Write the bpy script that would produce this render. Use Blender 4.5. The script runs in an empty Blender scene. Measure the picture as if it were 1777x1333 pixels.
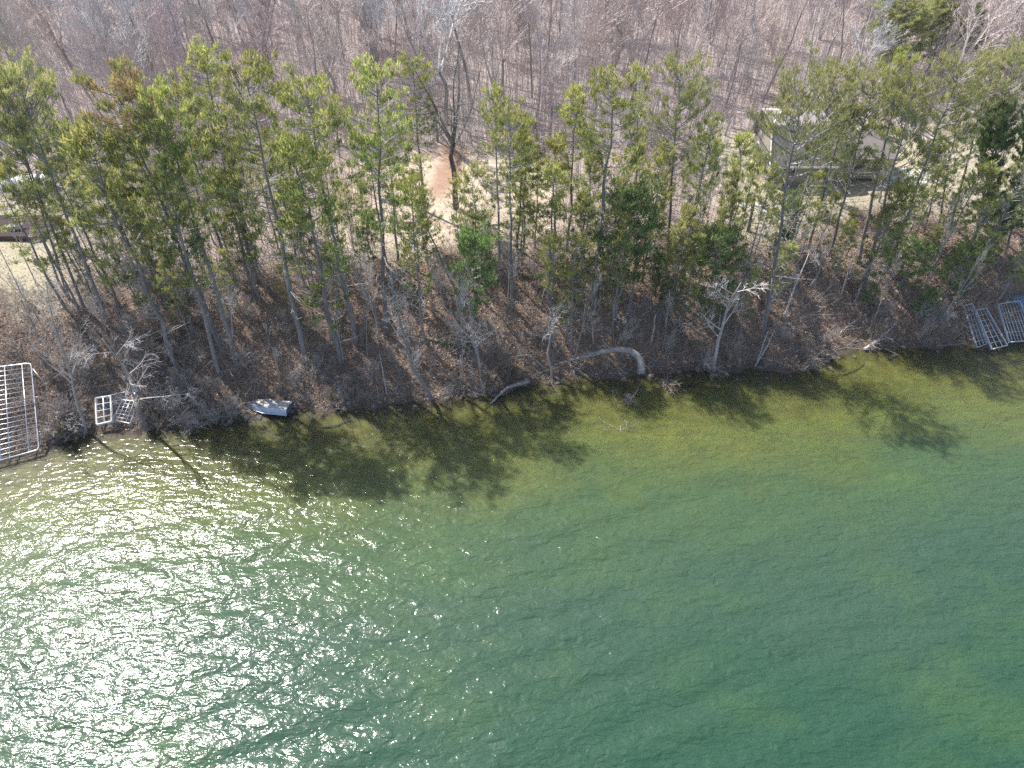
import bpy, math, random
import numpy as np
from mathutils import Vector, Matrix
S = bpy.context.scene
COL = S.collection
R = math.radians
# ------------------------------------------------------------------ camera, sky, sun, exposure
CAM_H = 40.0; PITCH = 42.4; FPX = 1231.0; CX, CY = 888.5, 666.5
cam = bpy.data.cameras.new('camera'); cam.sensor_width = 36; cam.lens = 36*FPX/1777; cam.clip_end = 3000
co = bpy.data.objects.new('camera', cam); COL.objects.link(co)
co.location = (0, 0, CAM_H); co.rotation_euler = (R(90-PITCH), 0, 0); S.camera = co
SUN_DIR = Vector((-0.545, 0.452, 1.0)).normalized()
SUN_EL = math.asin(SUN_DIR.z); SUN_AZ = math.atan2(SUN_DIR.x, SUN_DIR.y)
w = bpy.data.worlds.new("World"); S.world = w; w.use_nodes = True
nt = w.node_tree; bg = nt.nodes['Background']
sky = nt.nodes.new('ShaderNodeTexSky'); sky.sky_type = 'NISHITA'; sky.sun_disc = False
sky.sun_elevation = SUN_EL; sky.sun_rotation = SUN_AZ; sky.altitude = 300; sky.dust_density = 1.5
nt.links.new(sky.outputs[0], bg.inputs[0]); bg.inputs[1].default_value = 0.125
sl = bpy.data.lights.new('sun', 'SUN'); sl.energy = 5.0; sl.angle = R(0.53); sl.color = (1, .955, .90)
so = bpy.data.objects.new('sun', sl); COL.objects.link(so); so.location = (-60, 60, 90)
so.rotation_euler = SUN_DIR.to_track_quat('Z', 'Y').to_euler()
S.view_settings.view_transform = 'Standard'; S.view_settings.look = 'None'
S.view_settings.exposure = 0.66; S.view_settings.gamma = 1
S.render.engine = 'CYCLES'
S.cycles.max_bounces = 5; S.cycles.diffuse_bounces = 2; S.cycles.glossy_bounces = 2
S.cycles.transmission_bounces = 2; S.cycles.transparent_max_bounces = 6
S.cycles.sample_clamp_indirect = 4; S.cycles.sample_clamp_direct = 0
S.cycles.use_denoising = False
S.render.film_transparent = False
# ------------------------------------------------------------------ small helpers
rnd = random.Random(7); npr = np.random.RandomState(7)
SP, CP = math.sin(R(PITCH)), math.cos(R(PITCH))
def ray(px, py):
    u = (px-CX)/FPX; v = (CY-py)/FPX
    return Vector((u, CP+v*SP, -SP+v*CP))
def at_z(px, py, z):
    d = ray(px, py); t = (CAM_H-z)/-d.z
    return Vector((d.x*t, d.y*t, z))
def at_y(px, py, Y):
    d = ray(px, py); t = Y/d.y
    return Vector((d.x*t, Y, CAM_H+d.z*t))
SHP = [(-60,812),(0,802),(60,792),(100,770),(150,756),(240,750),(330,740),(400,730),(440,724),(520,712),(600,714),(680,702),(750,698),(850,686),(900,674),(950,662),(1000,657),(1110,654),(1180,642),(1240,646),(1320,642),(1400,646),(1430,622),(1490,608),(1600,604),(1700,600),(1777,592),(1850,590)]
SHW = [at_z(x, y, 0) for x, y in SHP]
SX = np.array([-400, -120]+[p.x for p in SHW]+[140, 400]); SY = np.array([20., 30.]+[p.y for p in SHW]+[52., 60.])
def shore(X):
    return np.interp(X, SX, SY) + .22*np.sin(X*1.3)+.15*np.sin(X*3.1+1)
def hgt(X, Y):
    X = np.asarray(X, float); Y = np.asarray(Y, float)
    s = Y-shore(X)
    up = np.clip(s, 0, None)
    bank = .35*np.clip(up/1.2, 0, 1) + np.where(up > 1.2, 6.7*(1-np.exp(-((np.clip(up-1.2, 0, None))/7.2)**1.35)), 0)
    bank = bank + np.clip(up-13, 0, 400)*.018
    n = .16*np.sin(X*.55+Y*.3)*np.sin(Y*.47-X*.21)+.09*np.sin(X*1.7)*np.sin(Y*1.3+X*.4)
    amp = np.clip(up/3, 0, 1)*(1-.6*np.clip((up-13)/4, 0, 1))
    low = -np.clip(-s, 0, None)
    bed = np.where(low > -4, low*.16, -.64+(low+4)*.24)
    bed = np.maximum(bed, -7)
    return np.where(s > 0, bank+n*amp, bed)
def hz(x, y): return float(hgt(x, y))
def at(px, py, dz=0.):
    d = ray(px, py); t = 20.
    while t < 400:
        if CAM_H+d.z*t <= hz(d.x*t, d.y*t)+dz: break
        t += .5
    lo, hi = t-.5, t
    for _ in range(12):
        m = (lo+hi)/2
        if CAM_H+d.z*m <= hz(d.x*m, d.y*m)+dz: hi = m
        else: lo = m
    return Vector((d.x*hi, d.y*hi, CAM_H+d.z*hi))
def px_of(x, y, z):
    dz = z-CAM_H; dep = y*CP-dz*SP; up = y*SP+dz*CP
    return CX+FPX*x/dep, CY-FPX*up/dep
def tag(o, label=None, cat=None, group=None, kind=None):
    if label: o['label'] = label
    if cat: o['category'] = cat
    if group: o['group'] = group
    if kind: o['kind'] = kind
    return o
def link(name, me, parent=None, loc=None):
    o = bpy.data.objects.new(name, me); COL.objects.link(o)
    if parent: o.parent = parent
    if loc is not None: o.location = loc
    return o
def empty(name, loc=(0,0,0), label=None, cat=None, group=None):
    o = bpy.data.objects.new(name, None); o.empty_display_size = .3; COL.objects.link(o); o.location = loc
    return tag(o, label, cat, group)
def np_mesh(name, V, faces, mats=(), midx=None, smooth=False, attrs=None):
    """faces: list of int arrays (N,k)"""
    me = bpy.data.meshes.new(name); V = np.asarray(V, np.float32)
    faces = [np.asarray(f, np.int32) for f in faces if len(f)]
    me.vertices.add(len(V)); me.vertices.foreach_set('co', V.ravel())
    li = np.concatenate([f.ravel() for f in faces]); tot = np.concatenate([np.full(len(f), f.shape[1], np.int32) for f in faces])
    st = np.concatenate([[0], np.cumsum(tot)[:-1]]).astype(np.int32)
    me.loops.add(len(li)); me.loops.foreach_set('vertex_index', li)
    me.polygons.add(len(tot)); me.polygons.foreach_set('loop_start', st); me.polygons.foreach_set('loop_total', tot)
    if midx is not None: me.polygons.foreach_set('material_index', np.asarray(midx, np.int32))
    me.polygons.foreach_set('use_smooth', np.full(len(tot), smooth))
    for m in mats: me.materials.append(m)
    for k, (dom, a) in (attrs or {}).items():
        at_ = me.attributes.new(k, 'FLOAT', dom); at_.data.foreach_set('value', np.asarray(a, np.float32))
    me.update(); me.validate()
    return me
def prisms(segs, sides=3):
    """segs (N,8): p0 p1 r0 r1 -> verts, quads"""
    s = np.asarray(segs, float); p0, p1, r0, r1 = s[:, :3], s[:, 3:6], s[:, 6], s[:, 7]
    d = p1-p0; d /= np.linalg.norm(d, axis=1)[:, None]+1e-9
    ref = np.where(np.abs(d[:, 2:3]) > .9, [[1., 0, 0]], [[0, 0, 1.]])
    a = np.cross(d, ref); a /= np.linalg.norm(a, axis=1)[:, None]+1e-9; b = np.cross(d, a)
    N = len(s); V = np.zeros((N, 2*sides, 3))
    for k in range(sides):
        t = 2*math.pi*k/sides; o = a*math.cos(t)+b*math.sin(t)
        V[:, k] = p0+o*r0[:, None]; V[:, sides+k] = p1+o*r1[:, None]
    base = (np.arange(N)*2*sides)[:, None]
    Q = np.concatenate([base+np.array([[k, (k+1) % sides, sides+(k+1) % sides, sides+k]]) for k in range(sides)])
    return V.reshape(-1, 3), Q
class MB:
    def __init__(s): s.V = []; s.F = {3: [], 4: []}; s.n = 0; s.caps = []
    def add(s, V, F):
        V = np.asarray(V, float)
        for f in F: s.F[len(f)].append([i+s.n for i in f])
        s.V.append(V); s.n += len(V)
    def tube(s, pts, rs, sides=8, cap=True):
        pts = np.asarray(pts, float); n = len(pts)
        if np.isscalar(rs): rs = [rs]*n
        V = []; pa = None
        for i in range(n):
            d = pts[min(i+1, n-1)]-pts[max(i-1, 0)]; d = d/(np.linalg.norm(d)+1e-9)
            if pa is None: pa = np.cross(d, [0, 1, 0] if abs(d[1]) < .9 else [1, 0, 0])
            a = pa-d*np.dot(pa, d); a /= np.linalg.norm(a)+1e-9; pa = a; b = np.cross(d, a)
            for k in range(sides):
                t = 2*math.pi*k/sides; V.append(pts[i]+(a*math.cos(t)+b*math.sin(t))*rs[i])
        F = [[i*sides+k, i*sides+(k+1) % sides, (i+1)*sides+(k+1) % sides, (i+1)*sides+k] for i in range(n-1) for k in range(sides)]
        if cap:
            V += [pts[0], pts[-1]]; m = n*sides
            F += [[m, (k+1) % sides, k] for k in range(sides)]+[[m+1, (n-1)*sides+k, (n-1)*sides+(k+1) % sides] for k in range(sides)]
        s.add(V, F)
    def box(s, c, sz, M=None):
        c = np.array(c, float); h = np.array(sz, float)/2
        V = [c+h*np.array(v) for v in [(-1,-1,-1),(1,-1,-1),(1,1,-1),(-1,1,-1),(-1,-1,1),(1,-1,1),(1,1,1),(-1,1,1)]]
        s.add(V, [[3,2,1,0],[4,5,6,7],[0,1,5,4],[1,2,6,5],[2,3,7,6],[3,0,4,7]])
    def build(s, name, mat, parent=None, smooth=False, loc=None):
        V = np.concatenate(s.V); me = np_mesh(name, V, [s.F[3], s.F[4]], [mat], smooth=smooth)
        return link(name, me, parent, loc)
# ------------------------------------------------------------------ materials
def mat(name):
    m = bpy.data.materials.new(name); m.use_nodes = True; t = m.node_tree
    for n in list(t.nodes): t.nodes.remove(n)
    return m, t, t.nodes.new('ShaderNodeOutputMaterial')
def N(t, ty, **kw):
    n = t.nodes.new('ShaderNode'+ty)
    for k, v in kw.items():
        if k.startswith('i_'): n.inputs[k[2:].replace('_', ' ')].default_value = v
        else: setattr(n, k, v)
    return n
def L(t, a, b): t.links.new(a, b)
def ramp(t, src, stops):
    n = t.nodes.new('ShaderNodeValToRGB'); e = n.color_ramp.elements
    while len(e) < len(stops): e.new(.5)
    for i, (p, c) in enumerate(stops): e[i].position = p; e[i].color = (c[0], c[1], c[2], 1) if not np.isscalar(c) else (c, c, c, 1)
    L(t, src, n.inputs[0]); return n.outputs[0]
def noise(t, scale, det=4, rough=.55, co=None, dist=0, **kw):
    n = N(t, 'TexNoise'); n.inputs['Scale'].default_value = scale; n.inputs['Detail'].default_value = det
    n.inputs['Roughness'].default_value = rough; n.inputs['Distortion'].default_value = dist
    if co is not None: L(t, co, n.inputs['Vector'])
    return n.outputs['Fac']
def mapping(t, co, scale=(1,1,1), rot=(0,0,0)):
    m = N(t, 'Mapping'); m.inputs['Scale'].default_value = scale; m.inputs['Rotation'].default_value = rot
    L(t, co, m.inputs['Vector']); return m.outputs[0]
def mixc(t, f, a, b, mode='MIX'):
    n = t.nodes.new('ShaderNodeMix'); n.data_type = 'RGBA'; n.blend_type = mode
    for s, v in ((0, f), (6, a), (7, b)):
        if isinstance(v, bpy.types.NodeSocket): L(t, v, n.inputs[s])
        elif s == 0: n.inputs[0].default_value = v
        else: n.inputs[s].default_value = (*v, 1)
    return n.outputs[2]
def math_(t, op, a, b=0., clamp=False):
    n = N(t, 'Math', operation=op, use_clamp=clamp)
    for i, v in enumerate((a, b)):
        if isinstance(v, bpy.types.NodeSocket): L(t, v, n.inputs[i])
        else: n.inputs[i].default_value = v
    return n.outputs[0]
def attr(t, name): return N(t, 'Attribute', attribute_name=name).outputs['Fac']
def geo(t): return N(t, 'NewGeometry').outputs['Position']
def objco(t): return N(t, 'TexCoord').outputs['Object']
def bump(t, h, strength=.5, dist=.05, normal=None):
    b = N(t, 'Bump'); b.inputs['Strength'].default_value = strength; b.inputs['Distance'].default_value = dist; L(t, h, b.inputs['Height'])
    if normal is not None: L(t, normal, b.inputs['Normal'])
    return b.outputs[0]
def pbr(t, out, col, rough=.8, metal=0., normal=None, spec=.3):
    p = N(t, 'BsdfPrincipled')
    if isinstance(col, bpy.types.NodeSocket): L(t, col, p.inputs['Base Color'])
    else: p.inputs['Base Color'].default_value = (*col, 1)
    p.inputs['Roughness'].default_value = rough; p.inputs['Metallic'].default_value = metal
    p.inputs['Specular IOR Level'].default_value = spec
    if normal is not None: L(t, normal, p.inputs['Normal'])
    L(t, p.outputs[0], out.inputs[0]); return p
def simple(name, stops, scale=6, rough=.8, metal=0., bs=.4, bd=.02, stretch=(1,1,1), spec=.3, objvar=0):
    m, t, o = mat(name); c = mapping(t, objco(t), stretch)
    f = noise(t, scale, 6, .65, c); col = ramp(t, f, stops)
    if objvar:
        r = N(t, 'ObjectInfo').outputs['Random']; k = math_(t, 'ADD', math_(t, 'MULTIPLY', r, objvar), 1-objvar/2)
        h = N(t, 'HueSaturation'); L(t, k, h.inputs['Value']); L(t, col, h.inputs['Color']); col = h.outputs[0]
    pbr(t, o, col, rough, metal, bump(t, f, bs, bd) if bs else None, spec); return m
M = {}
M['pinebark'] = simple('pine_bark', [(.3, (.14,.12,.12)), (.55, (.27,.25,.255)), (.75, (.42,.39,.395))], 3, .9, bs=.8, bd=.05, stretch=(3,3,.7), objvar=.4)
M['pinetwig'] = simple('pine_twig', [(.35, (.24,.22,.21)), (.7, (.42,.39,.38))], 2, .9, bs=0)
def varytwig(name, world):
    m, t, o = mat(name); f = noise(t, .13, 3, .6, geo(t)) if world else N(t, 'ObjectInfo').outputs['Random']
    st = [(.36, (0.445,0.354,0.349)), (.44, (0.697,0.581,0.540)), (.52, (0.534,0.488,0.458)), (.58, (0.800,0.751,0.696)), (.66, (0.593,0.468,0.458))] if world else [(0, (0.489,0.383,0.382)), (.25, (0.771,0.652,0.601)), (.45, (0.534,0.496,0.450)), (.65, (0.800,0.800,0.800)), (.85, (0.622,0.482,0.450)), (1, (0.741,0.638,0.628))]
    c = ramp(t, f, st); c = mixc(t, ramp(t, noise(t, 1.1, 3, .6, geo(t)), [(.4, 0), (.65, .5)]), c, (.36,.31,.305)); pbr(t, o, c, .9); return m
M['woodtwig'] = varytwig('wood_twig', False); M['floortwig'] = varytwig('sapling_twig', True)
M['darkbark'] = simple('dark_bark', [(.3, (.08,.068,.062)), (.7, (.18,.16,.15))], 3, .9, bs=.8, bd=.05, stretch=(3,3,.7))
M['oaktwig'] = simple('oak_twig', [(.3, (.15,.14,.13)), (.7, (.27,.26,.24))], 1.5, .9, bs=0)
M['greybark'] = simple('grey_bark', [(.3, (.24,.215,.21)), (.7, (.45,.42,.41))], 3, .9, bs=.5, bd=.03, stretch=(3,3,.8), objvar=.5)
M['greytwig'] = simple('grey_twig', [(.3, (.44,.385,.365)), (.7, (.70,.64,.61))], 1.2, .9, bs=0, objvar=.5)
M['tantwig'] = simple('tan_twig', [(.3, (.24,.18,.13)), (.7, (.44,.35,.27))], 1.2, .9, bs=0, objvar=.3)
M['brushtwig'] = simple('brush_twig', [(.35, (.27,.23,.205)), (.65, (.52,.47,.43))], .5, .9, bs=0)
M['palebark'] = simple('pale_bark', [(.3, (.28,.27,.27)), (.6, (.55,.53,.51)), (.75,(.66,.64,.62))], 4, .85, bs=.3, bd=.02, stretch=(2,2,1))
M['driftwood'] = simple('driftwood', [(.3, (.17,.15,.14)), (.5, (.33,.30,.28)), (.75, (.52,.49,.47))], 5, .9, bs=.7, bd=.03, stretch=(1,1,1))
M['mosslog'] = simple('mossy_log', [(.3, (.035,.05,.025)), (.55, (.09,.10,.04)), (.75, (.22,.15,.09))], 4, .9, bs=.7, bd=.04)
M['alum'] = simple('weathered_aluminium', [(.3, (.52,.54,.58)), (.7, (.76,.78,.82))], 8, .38, .65, bs=.1)
M['whitepaint'] = simple('white_painted_metal', [(.3, (.74,.74,.74)), (.7, (.86,.86,.86))], 8, .5, bs=.05)
M['greymetal'] = simple('dull_galvanised_metal', [(.3, (.34,.38,.43)), (.7, (.55,.60,.66))], 8, .45, .5, bs=.1)
def needle_mat(name, stops, trans=.5):
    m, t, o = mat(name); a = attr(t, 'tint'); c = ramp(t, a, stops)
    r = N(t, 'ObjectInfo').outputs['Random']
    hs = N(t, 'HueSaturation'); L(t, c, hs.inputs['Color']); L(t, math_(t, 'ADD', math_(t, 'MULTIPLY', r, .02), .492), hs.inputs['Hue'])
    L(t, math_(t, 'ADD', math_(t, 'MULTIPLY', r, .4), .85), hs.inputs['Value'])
    d = N(t, 'BsdfPrincipled'); d.inputs['Roughness'].default_value = .55; d.inputs['Specular IOR Level'].default_value = .35; L(t, hs.outputs[0], d.inputs['Base Color'])
    tr = N(t, 'BsdfTranslucent'); L(t, hs.outputs[0], tr.inputs[0])
    mx = N(t, 'MixShader'); mx.inputs[0].default_value = trans; L(t, d.outputs[0], mx.inputs[1]); L(t, tr.outputs[0], mx.inputs[2])
    L(t, mx.outputs[0], o.inputs[0]); return m
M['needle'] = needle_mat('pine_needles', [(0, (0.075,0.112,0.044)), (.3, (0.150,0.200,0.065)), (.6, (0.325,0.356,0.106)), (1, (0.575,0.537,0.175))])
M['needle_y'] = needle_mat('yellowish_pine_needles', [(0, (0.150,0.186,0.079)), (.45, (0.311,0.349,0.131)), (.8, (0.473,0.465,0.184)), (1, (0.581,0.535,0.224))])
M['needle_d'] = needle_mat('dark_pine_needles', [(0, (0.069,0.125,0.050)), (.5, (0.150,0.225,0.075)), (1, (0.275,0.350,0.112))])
M['needle_o'] = needle_mat('dead_orange_needles', [(0, (.34,.19,.12)), (1, (.52,.31,.20))])
# ---- ground
def ground_mat():
    m, t, o = mat('ground_leaf_litter_and_lawn'); P = geo(t)
    n1 = noise(t, .35, 5, .6, P); n2 = noise(t, 2.3, 6, .7, P); n3 = noise(t, 9, 4, .7, P); vo = N(t, 'TexVoronoi'); vo.inputs['Scale'].default_value = 5.5; L(t, P, vo.inputs['Vector'])
    litter = ramp(t, n3, [(.25, (.08,.055,.042)), (.45, (.22,.145,.105)), (.6, (.38,.27,.20)), (.78, (.58,.46,.37))])
    litter = mixc(t, .35, litter, ramp(t, vo.outputs['Color'], [(.1, (.10,.06,.045)), (.5, (.24,.15,.105)), (.9, (.45,.31,.22))]))
    litter = mixc(t, ramp(t, n1, [(.45, 0), (.65, .6)]), litter, (.12,.09,.06))
    lawn = ramp(t, n2, [(.28, (.36,.28,.20)), (.5, (.55,.46,.35)), (.72, (.70,.62,.50))])
    lawn = mixc(t, ramp(t, noise(t, .22, 4, .6, P), [(.5, 0), (.68, .55)]), lawn, (.40,.27,.20))
    grass = ramp(t, n2, [(.3, (.33,.29,.19)), (.5, (.45,.40,.28)), (.75, (.54,.49,.37))])
    forest = ramp(t, n3, [(.3, (0.308,0.249,0.224)), (.5, (0.462,0.392,0.357)), (.7, (0.616,0.530,0.490))])
    shorec = ramp(t, n3, [(.3, (.035,.03,.026)), (.5, (.10,.08,.06)), (.7, (.20,.17,.14))])
    bed = ramp(t, noise(t, 1.1, 6, .7, P), [(.3, (.06,.06,.022)), (.5, (.16,.15,.055)), (.7, (.30,.27,.11))])
    pth = ramp(t, n3, [(.3, (.24,.12,.08)), (.7, (.46,.29,.20))])
    c = mixc(t, attr(t, 'w_lawn'), litter, lawn); c = mixc(t, attr(t, 'w_grass'), c, grass); c = mixc(t, attr(t, 'w_forest'), c, forest)
    c = mixc(t, attr(t, 'w_path'), c, pth)
    c = mixc(t, attr(t, 'w_shore'), c, shorec); c = mixc(t, attr(t, 'w_bed'), c, bed)
    pbr(t, o, c, .95, 0, bump(t, n3, .9, .12), .15); return m
def axis(lo, hi, step, out, g=1.18):
    a = list(np.arange(lo, hi+step/2, step)); s = step; x = lo; pre = []
    while x > -out: s *= g; x -= s; pre.append(x)
    s = step; x = a[-1]; post = []
    while x < out: s *= g; x += s; post.append(x)
    return np.array(pre[::-1]+a+post)
def grid(xs, ys, zf):
    X, Y = np.meshgrid(xs, ys); Z = zf(X, Y); V = np.stack([X, Y, Z], -1).reshape(-1, 3)
    nx, ny = len(xs), len(ys); i = np.arange(nx*ny).reshape(ny, nx)
    F = np.stack([i[:-1, :-1], i[:-1, 1:], i[1:, 1:], i[1:, :-1]], -1).reshape(-1, 4)
    return V, F
V, F = grid(axis(-75, 90, .45, 900), axis(14, 145, .45, 900), hgt)
s_ = V[:, 1]-shore(V[:, 0]); sm = lambda x, a, b: np.clip((x-a)/(b-a), 0, 1)**2*(3-2*np.clip((x-a)/(b-a), 0, 1))
wob = 1.2*np.sin(V[:, 0]*.31)+.8*np.sin(V[:, 0]*.83+2)+.5*np.sin(V[:,0]*2.1+V[:,1]*.9)
EDGE = lambda X: np.interp(X, [-60,-45,-30,-15,0,15,25,40,60], [66,66,70,73,73,72,78,80,74])   # where the wood begins
fore = sm(V[:, 1]+wob, EDGE(V[:, 0])-3, EDGE(V[:, 0])+3)
lawn = sm(s_+wob, 10.5, 13.5); fore = np.maximum(fore, .75*sm(s_+wob, 11, 14)*np.maximum(sm(V[:, 0], -39, -35)*(1-sm(V[:, 0], -20, -15)), .7*sm(V[:, 0], 3, 7)*(1-sm(V[:, 0], 18, 22))))
grass = lawn*np.clip(sm(V[:, 0], 18, 24)+sm(-V[:, 0], 33, 37), 0, 1)*(1-fore)*sm(s_+wob*.5, 10.5, 13)
pc = np.interp(V[:, 1], [62, 70, 80, 95], [-7.5, -6.5, -7, -4]); path = sm(1.6-np.abs(V[:, 0]-pc+.3*wob), 0, 1.2)*sm(V[:, 1], 61, 65)*(1-sm(V[:, 1], 72, 76))
dc = np.interp(V[:, 1], [80, 100, 140], [32, 36, 42]); drv = sm(2.2-np.abs(V[:, 0]-dc), 0, 1)*sm(V[:, 1], 78, 84)
gm = np_mesh('ground', V, [F], [ground_mat()], smooth=True, attrs={'w_lawn': ('POINT', np.clip(lawn*(1-fore)+drv, 0, 1)), 'w_grass': ('POINT', grass), 'w_forest': ('POINT', fore*(1-drv)),
    'w_path': ('POINT', path*.8), 'w_shore': ('POINT', (1-sm(s_, .2, 1.8))*.9), 'w_bed': ('POINT', 1-sm(s_, -1.2, -.1))})
tag(link('ground', gm), kind='structure')
# ---- water
def waves(X, Y):
    z = np.zeros_like(X); r = np.random.RandomState(3)
    for k in range(26):
        lam = r.uniform(.8, 3.2); th = R(96+r.normal(0, 16)); a = .0050*lam**1.12*r.uniform(.5, 1.2)
        ph = r.uniform(0, 6.3); kx, ky = math.cos(th)*2*math.pi/lam, math.sin(th)*2*math.pi/lam
        bend = .35*np.sin(X*.045+k)*2
        p = kx*X+ky*(Y+bend)+ph; z += a*(np.sin(p)+.25*np.sin(2*p+.6))
    s = shore(X)-Y
    g = np.clip(s/14, .12, 1)*(.75+.25*np.sin(X*.09+Y*.05)); near = (np.abs(X) < 150) & (np.abs(Y) < 100)
    return z*g*near
def water_mat():
    m, t, o = mat('lake_water'); P = geo(t)
    c1 = mapping(t, P, (1, 2.1, 1), (0, 0, R(8))); c2 = mapping(t, P, (1, 1.6, 1), (0, 0, R(-24)))
    h1 = noise(t, 1.15, 2, .45, c1, .7); h2 = noise(t, 4., 3, .5, c2, .9); h3 = noise(t, 9, 2, .5, P, .4)
    calm = attr(t, 'chop')
    h = math_(t, 'ADD', math_(t, 'MULTIPLY', h1, .10), math_(t, 'ADD', math_(t, 'MULTIPLY', h2, .0165), math_(t, 'MULTIPLY', h3, .0010)))
    h = math_(t, 'MULTIPLY', h, calm)
    nb = bump(t, h, 1., 1.)
    dp = attr(t, 'dist')      # metres off the shore
    pn = noise(t, .11, 4, .6, mapping(t, P, (1, 1.5, 1)), .6); dd = math_(t, 'ADD', dp, math_(t, 'MULTIPLY', math_(t, 'SUBTRACT', pn, .5), 9))
    dn = math_(t, 'DIVIDE', dd, 34, True)
    body = ramp(t, dn, [(0, (0.072,0.063,0.023)), (.07, (0.189,0.194,0.045)), (.2, (0.158,0.189,0.050)), (.38, (0.072,0.126,0.056)), (.6, (0.050,0.101,0.063)), (.9, (0.029,0.086,0.050))])
    weed = ramp(t, noise(t, .09, 5, .6, mapping(t, P, (1, 1.7, 1), (0, 0, .3)), .2), [(.5, 0), (.72, .35)])
    body = mixc(t, weed, body, (.10,.175,.045))
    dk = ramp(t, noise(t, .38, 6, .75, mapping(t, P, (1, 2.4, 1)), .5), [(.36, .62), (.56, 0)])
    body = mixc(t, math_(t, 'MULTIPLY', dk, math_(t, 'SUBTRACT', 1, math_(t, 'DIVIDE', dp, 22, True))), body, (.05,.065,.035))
    df = N(t, 'BsdfPrincipled'); df.subsurface_method = 'BURLEY'; df.inputs['Specular IOR Level'].default_value = 0; df.inputs['Roughness'].default_value = 1; df.inputs['Subsurface Weight'].default_value = 1; df.inputs['Subsurface Radius'].default_value = (2., 2.1, 2.); df.inputs['Subsurface Scale'].default_value = .9; L(t, body, df.inputs[0]); L(t, bump(t, h, 1., 2.), df.inputs['Normal'])
    tp = N(t, 'BsdfTransparent'); tp.inputs[0].default_value = (.86, .90, .74, 1)
    op = ramp(t, math_(t, 'DIVIDE', dp, 14, True), [(0, .03), (.15, .25), (.5, .72), (1, .97)])
    d2 = N(t, 'BsdfDiffuse'); L(t, body, d2.inputs[0]); L(t, bump(t, math_(t, 'ADD', h, math_(t, 'MULTIPLY', noise(t, 5.5, 3, .6, c2, .8), .05)), 1., 5.), d2.inputs['Normal']); dm = N(t, 'MixShader'); dm.inputs[0].default_value = .5; L(t, df.outputs[0], dm.inputs[1]); L(t, d2.outputs[0], dm.inputs[2]); df = dm
    m1 = N(t, 'MixShader'); L(t, op, m1.inputs[0]); L(t, tp.outputs[0], m1.inputs[1]); L(t, df.outputs[0], m1.inputs[2])
    gl = N(t, 'BsdfGlossy'); gl.inputs['Roughness'].default_value = .135; L(t, nb, gl.inputs['Normal'])
    g2 = N(t, 'BsdfGlossy'); g2.inputs['Roughness'].default_value = .48; L(t, nb, g2.inputs['Normal']); gm_ = N(t, 'MixShader'); gm_.inputs[0].default_value = .28; L(t, gl.outputs[0], gm_.inputs[1]); L(t, g2.outputs[0], gm_.inputs[2]); gl = gm_
    fr = N(t, 'Fresnel'); fr.inputs[0].default_value = 1.42; L(t, nb, fr.inputs['Normal'])
    m2 = N(t, 'MixShader'); L(t, fr.outputs[0], m2.inputs[0]); L(t, m1.outputs[0], m2.inputs[1]); L(t, gl.outputs[0], m2.inputs[2])
    L(t, m2.outputs[0], o.inputs[0]); return m
V, F = grid(axis(-48, 56, .13, 900, 1.25), axis(11, 53, .13, 900, 1.25), waves)
s_ = shore(V[:, 0])-V[:, 1]
keep = (s_[F].max(1) > -1.5)
F = F[keep]; used = np.unique(F); mp = np.zeros(len(V), np.int32); mp[used] = np.arange(len(used)); V = V[used]; F = mp[F]; s_ = s_[used]
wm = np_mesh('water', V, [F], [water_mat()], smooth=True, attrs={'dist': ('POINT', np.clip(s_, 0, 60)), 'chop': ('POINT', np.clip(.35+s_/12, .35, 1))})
tag(link('water', wm), kind='structure')
# ------------------------------------------------------------------ trees
def cross_basis(d):
    a = d.orthogonal().normalized(); return a, d.cross(a)
def fol(tufts, r, blades, ln, wd):
    """tufts: (x,y,z, dx,dy,dz, size, tint)"""
    T = np.array(tufts); n = len(T); T = np.repeat(T, blades, 0); m = len(T)
    dirv = T[:, 3:6]*.35+np.array([0, 0, .8])+r.normal(0, .42, (m, 3)); dirv /= np.linalg.norm(dirv, axis=1)[:, None]
    p = T[:, :3]+r.normal(0, .085, (m, 3))*T[:, 6:7]-dirv*(ln*.2)
    l = ln*T[:, 6]*r.uniform(.7, 1.2, m); side = np.cross(dirv, r.normal(0, 1, (m, 3))); side /= np.linalg.norm(side, axis=1)[:, None]+1e-9
    wv = side*(wd*T[:, 6]/2)[:, None]
    V = np.stack([p-wv*.5, p+wv*.5, p+dirv*(l*.6)[:, None]+wv, p+dirv*l[:, None], p+dirv*(l*.6)[:, None]-wv], 1).reshape(-1, 3)
    b = (np.arange(m)*5)[:, None]
    Q = b+np.array([[0, 1, 2, 4]]); Tr = b+np.array([[4, 2, 3]])
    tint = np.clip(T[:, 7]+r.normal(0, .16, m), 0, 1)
    return V, Q, Tr, tint
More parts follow.
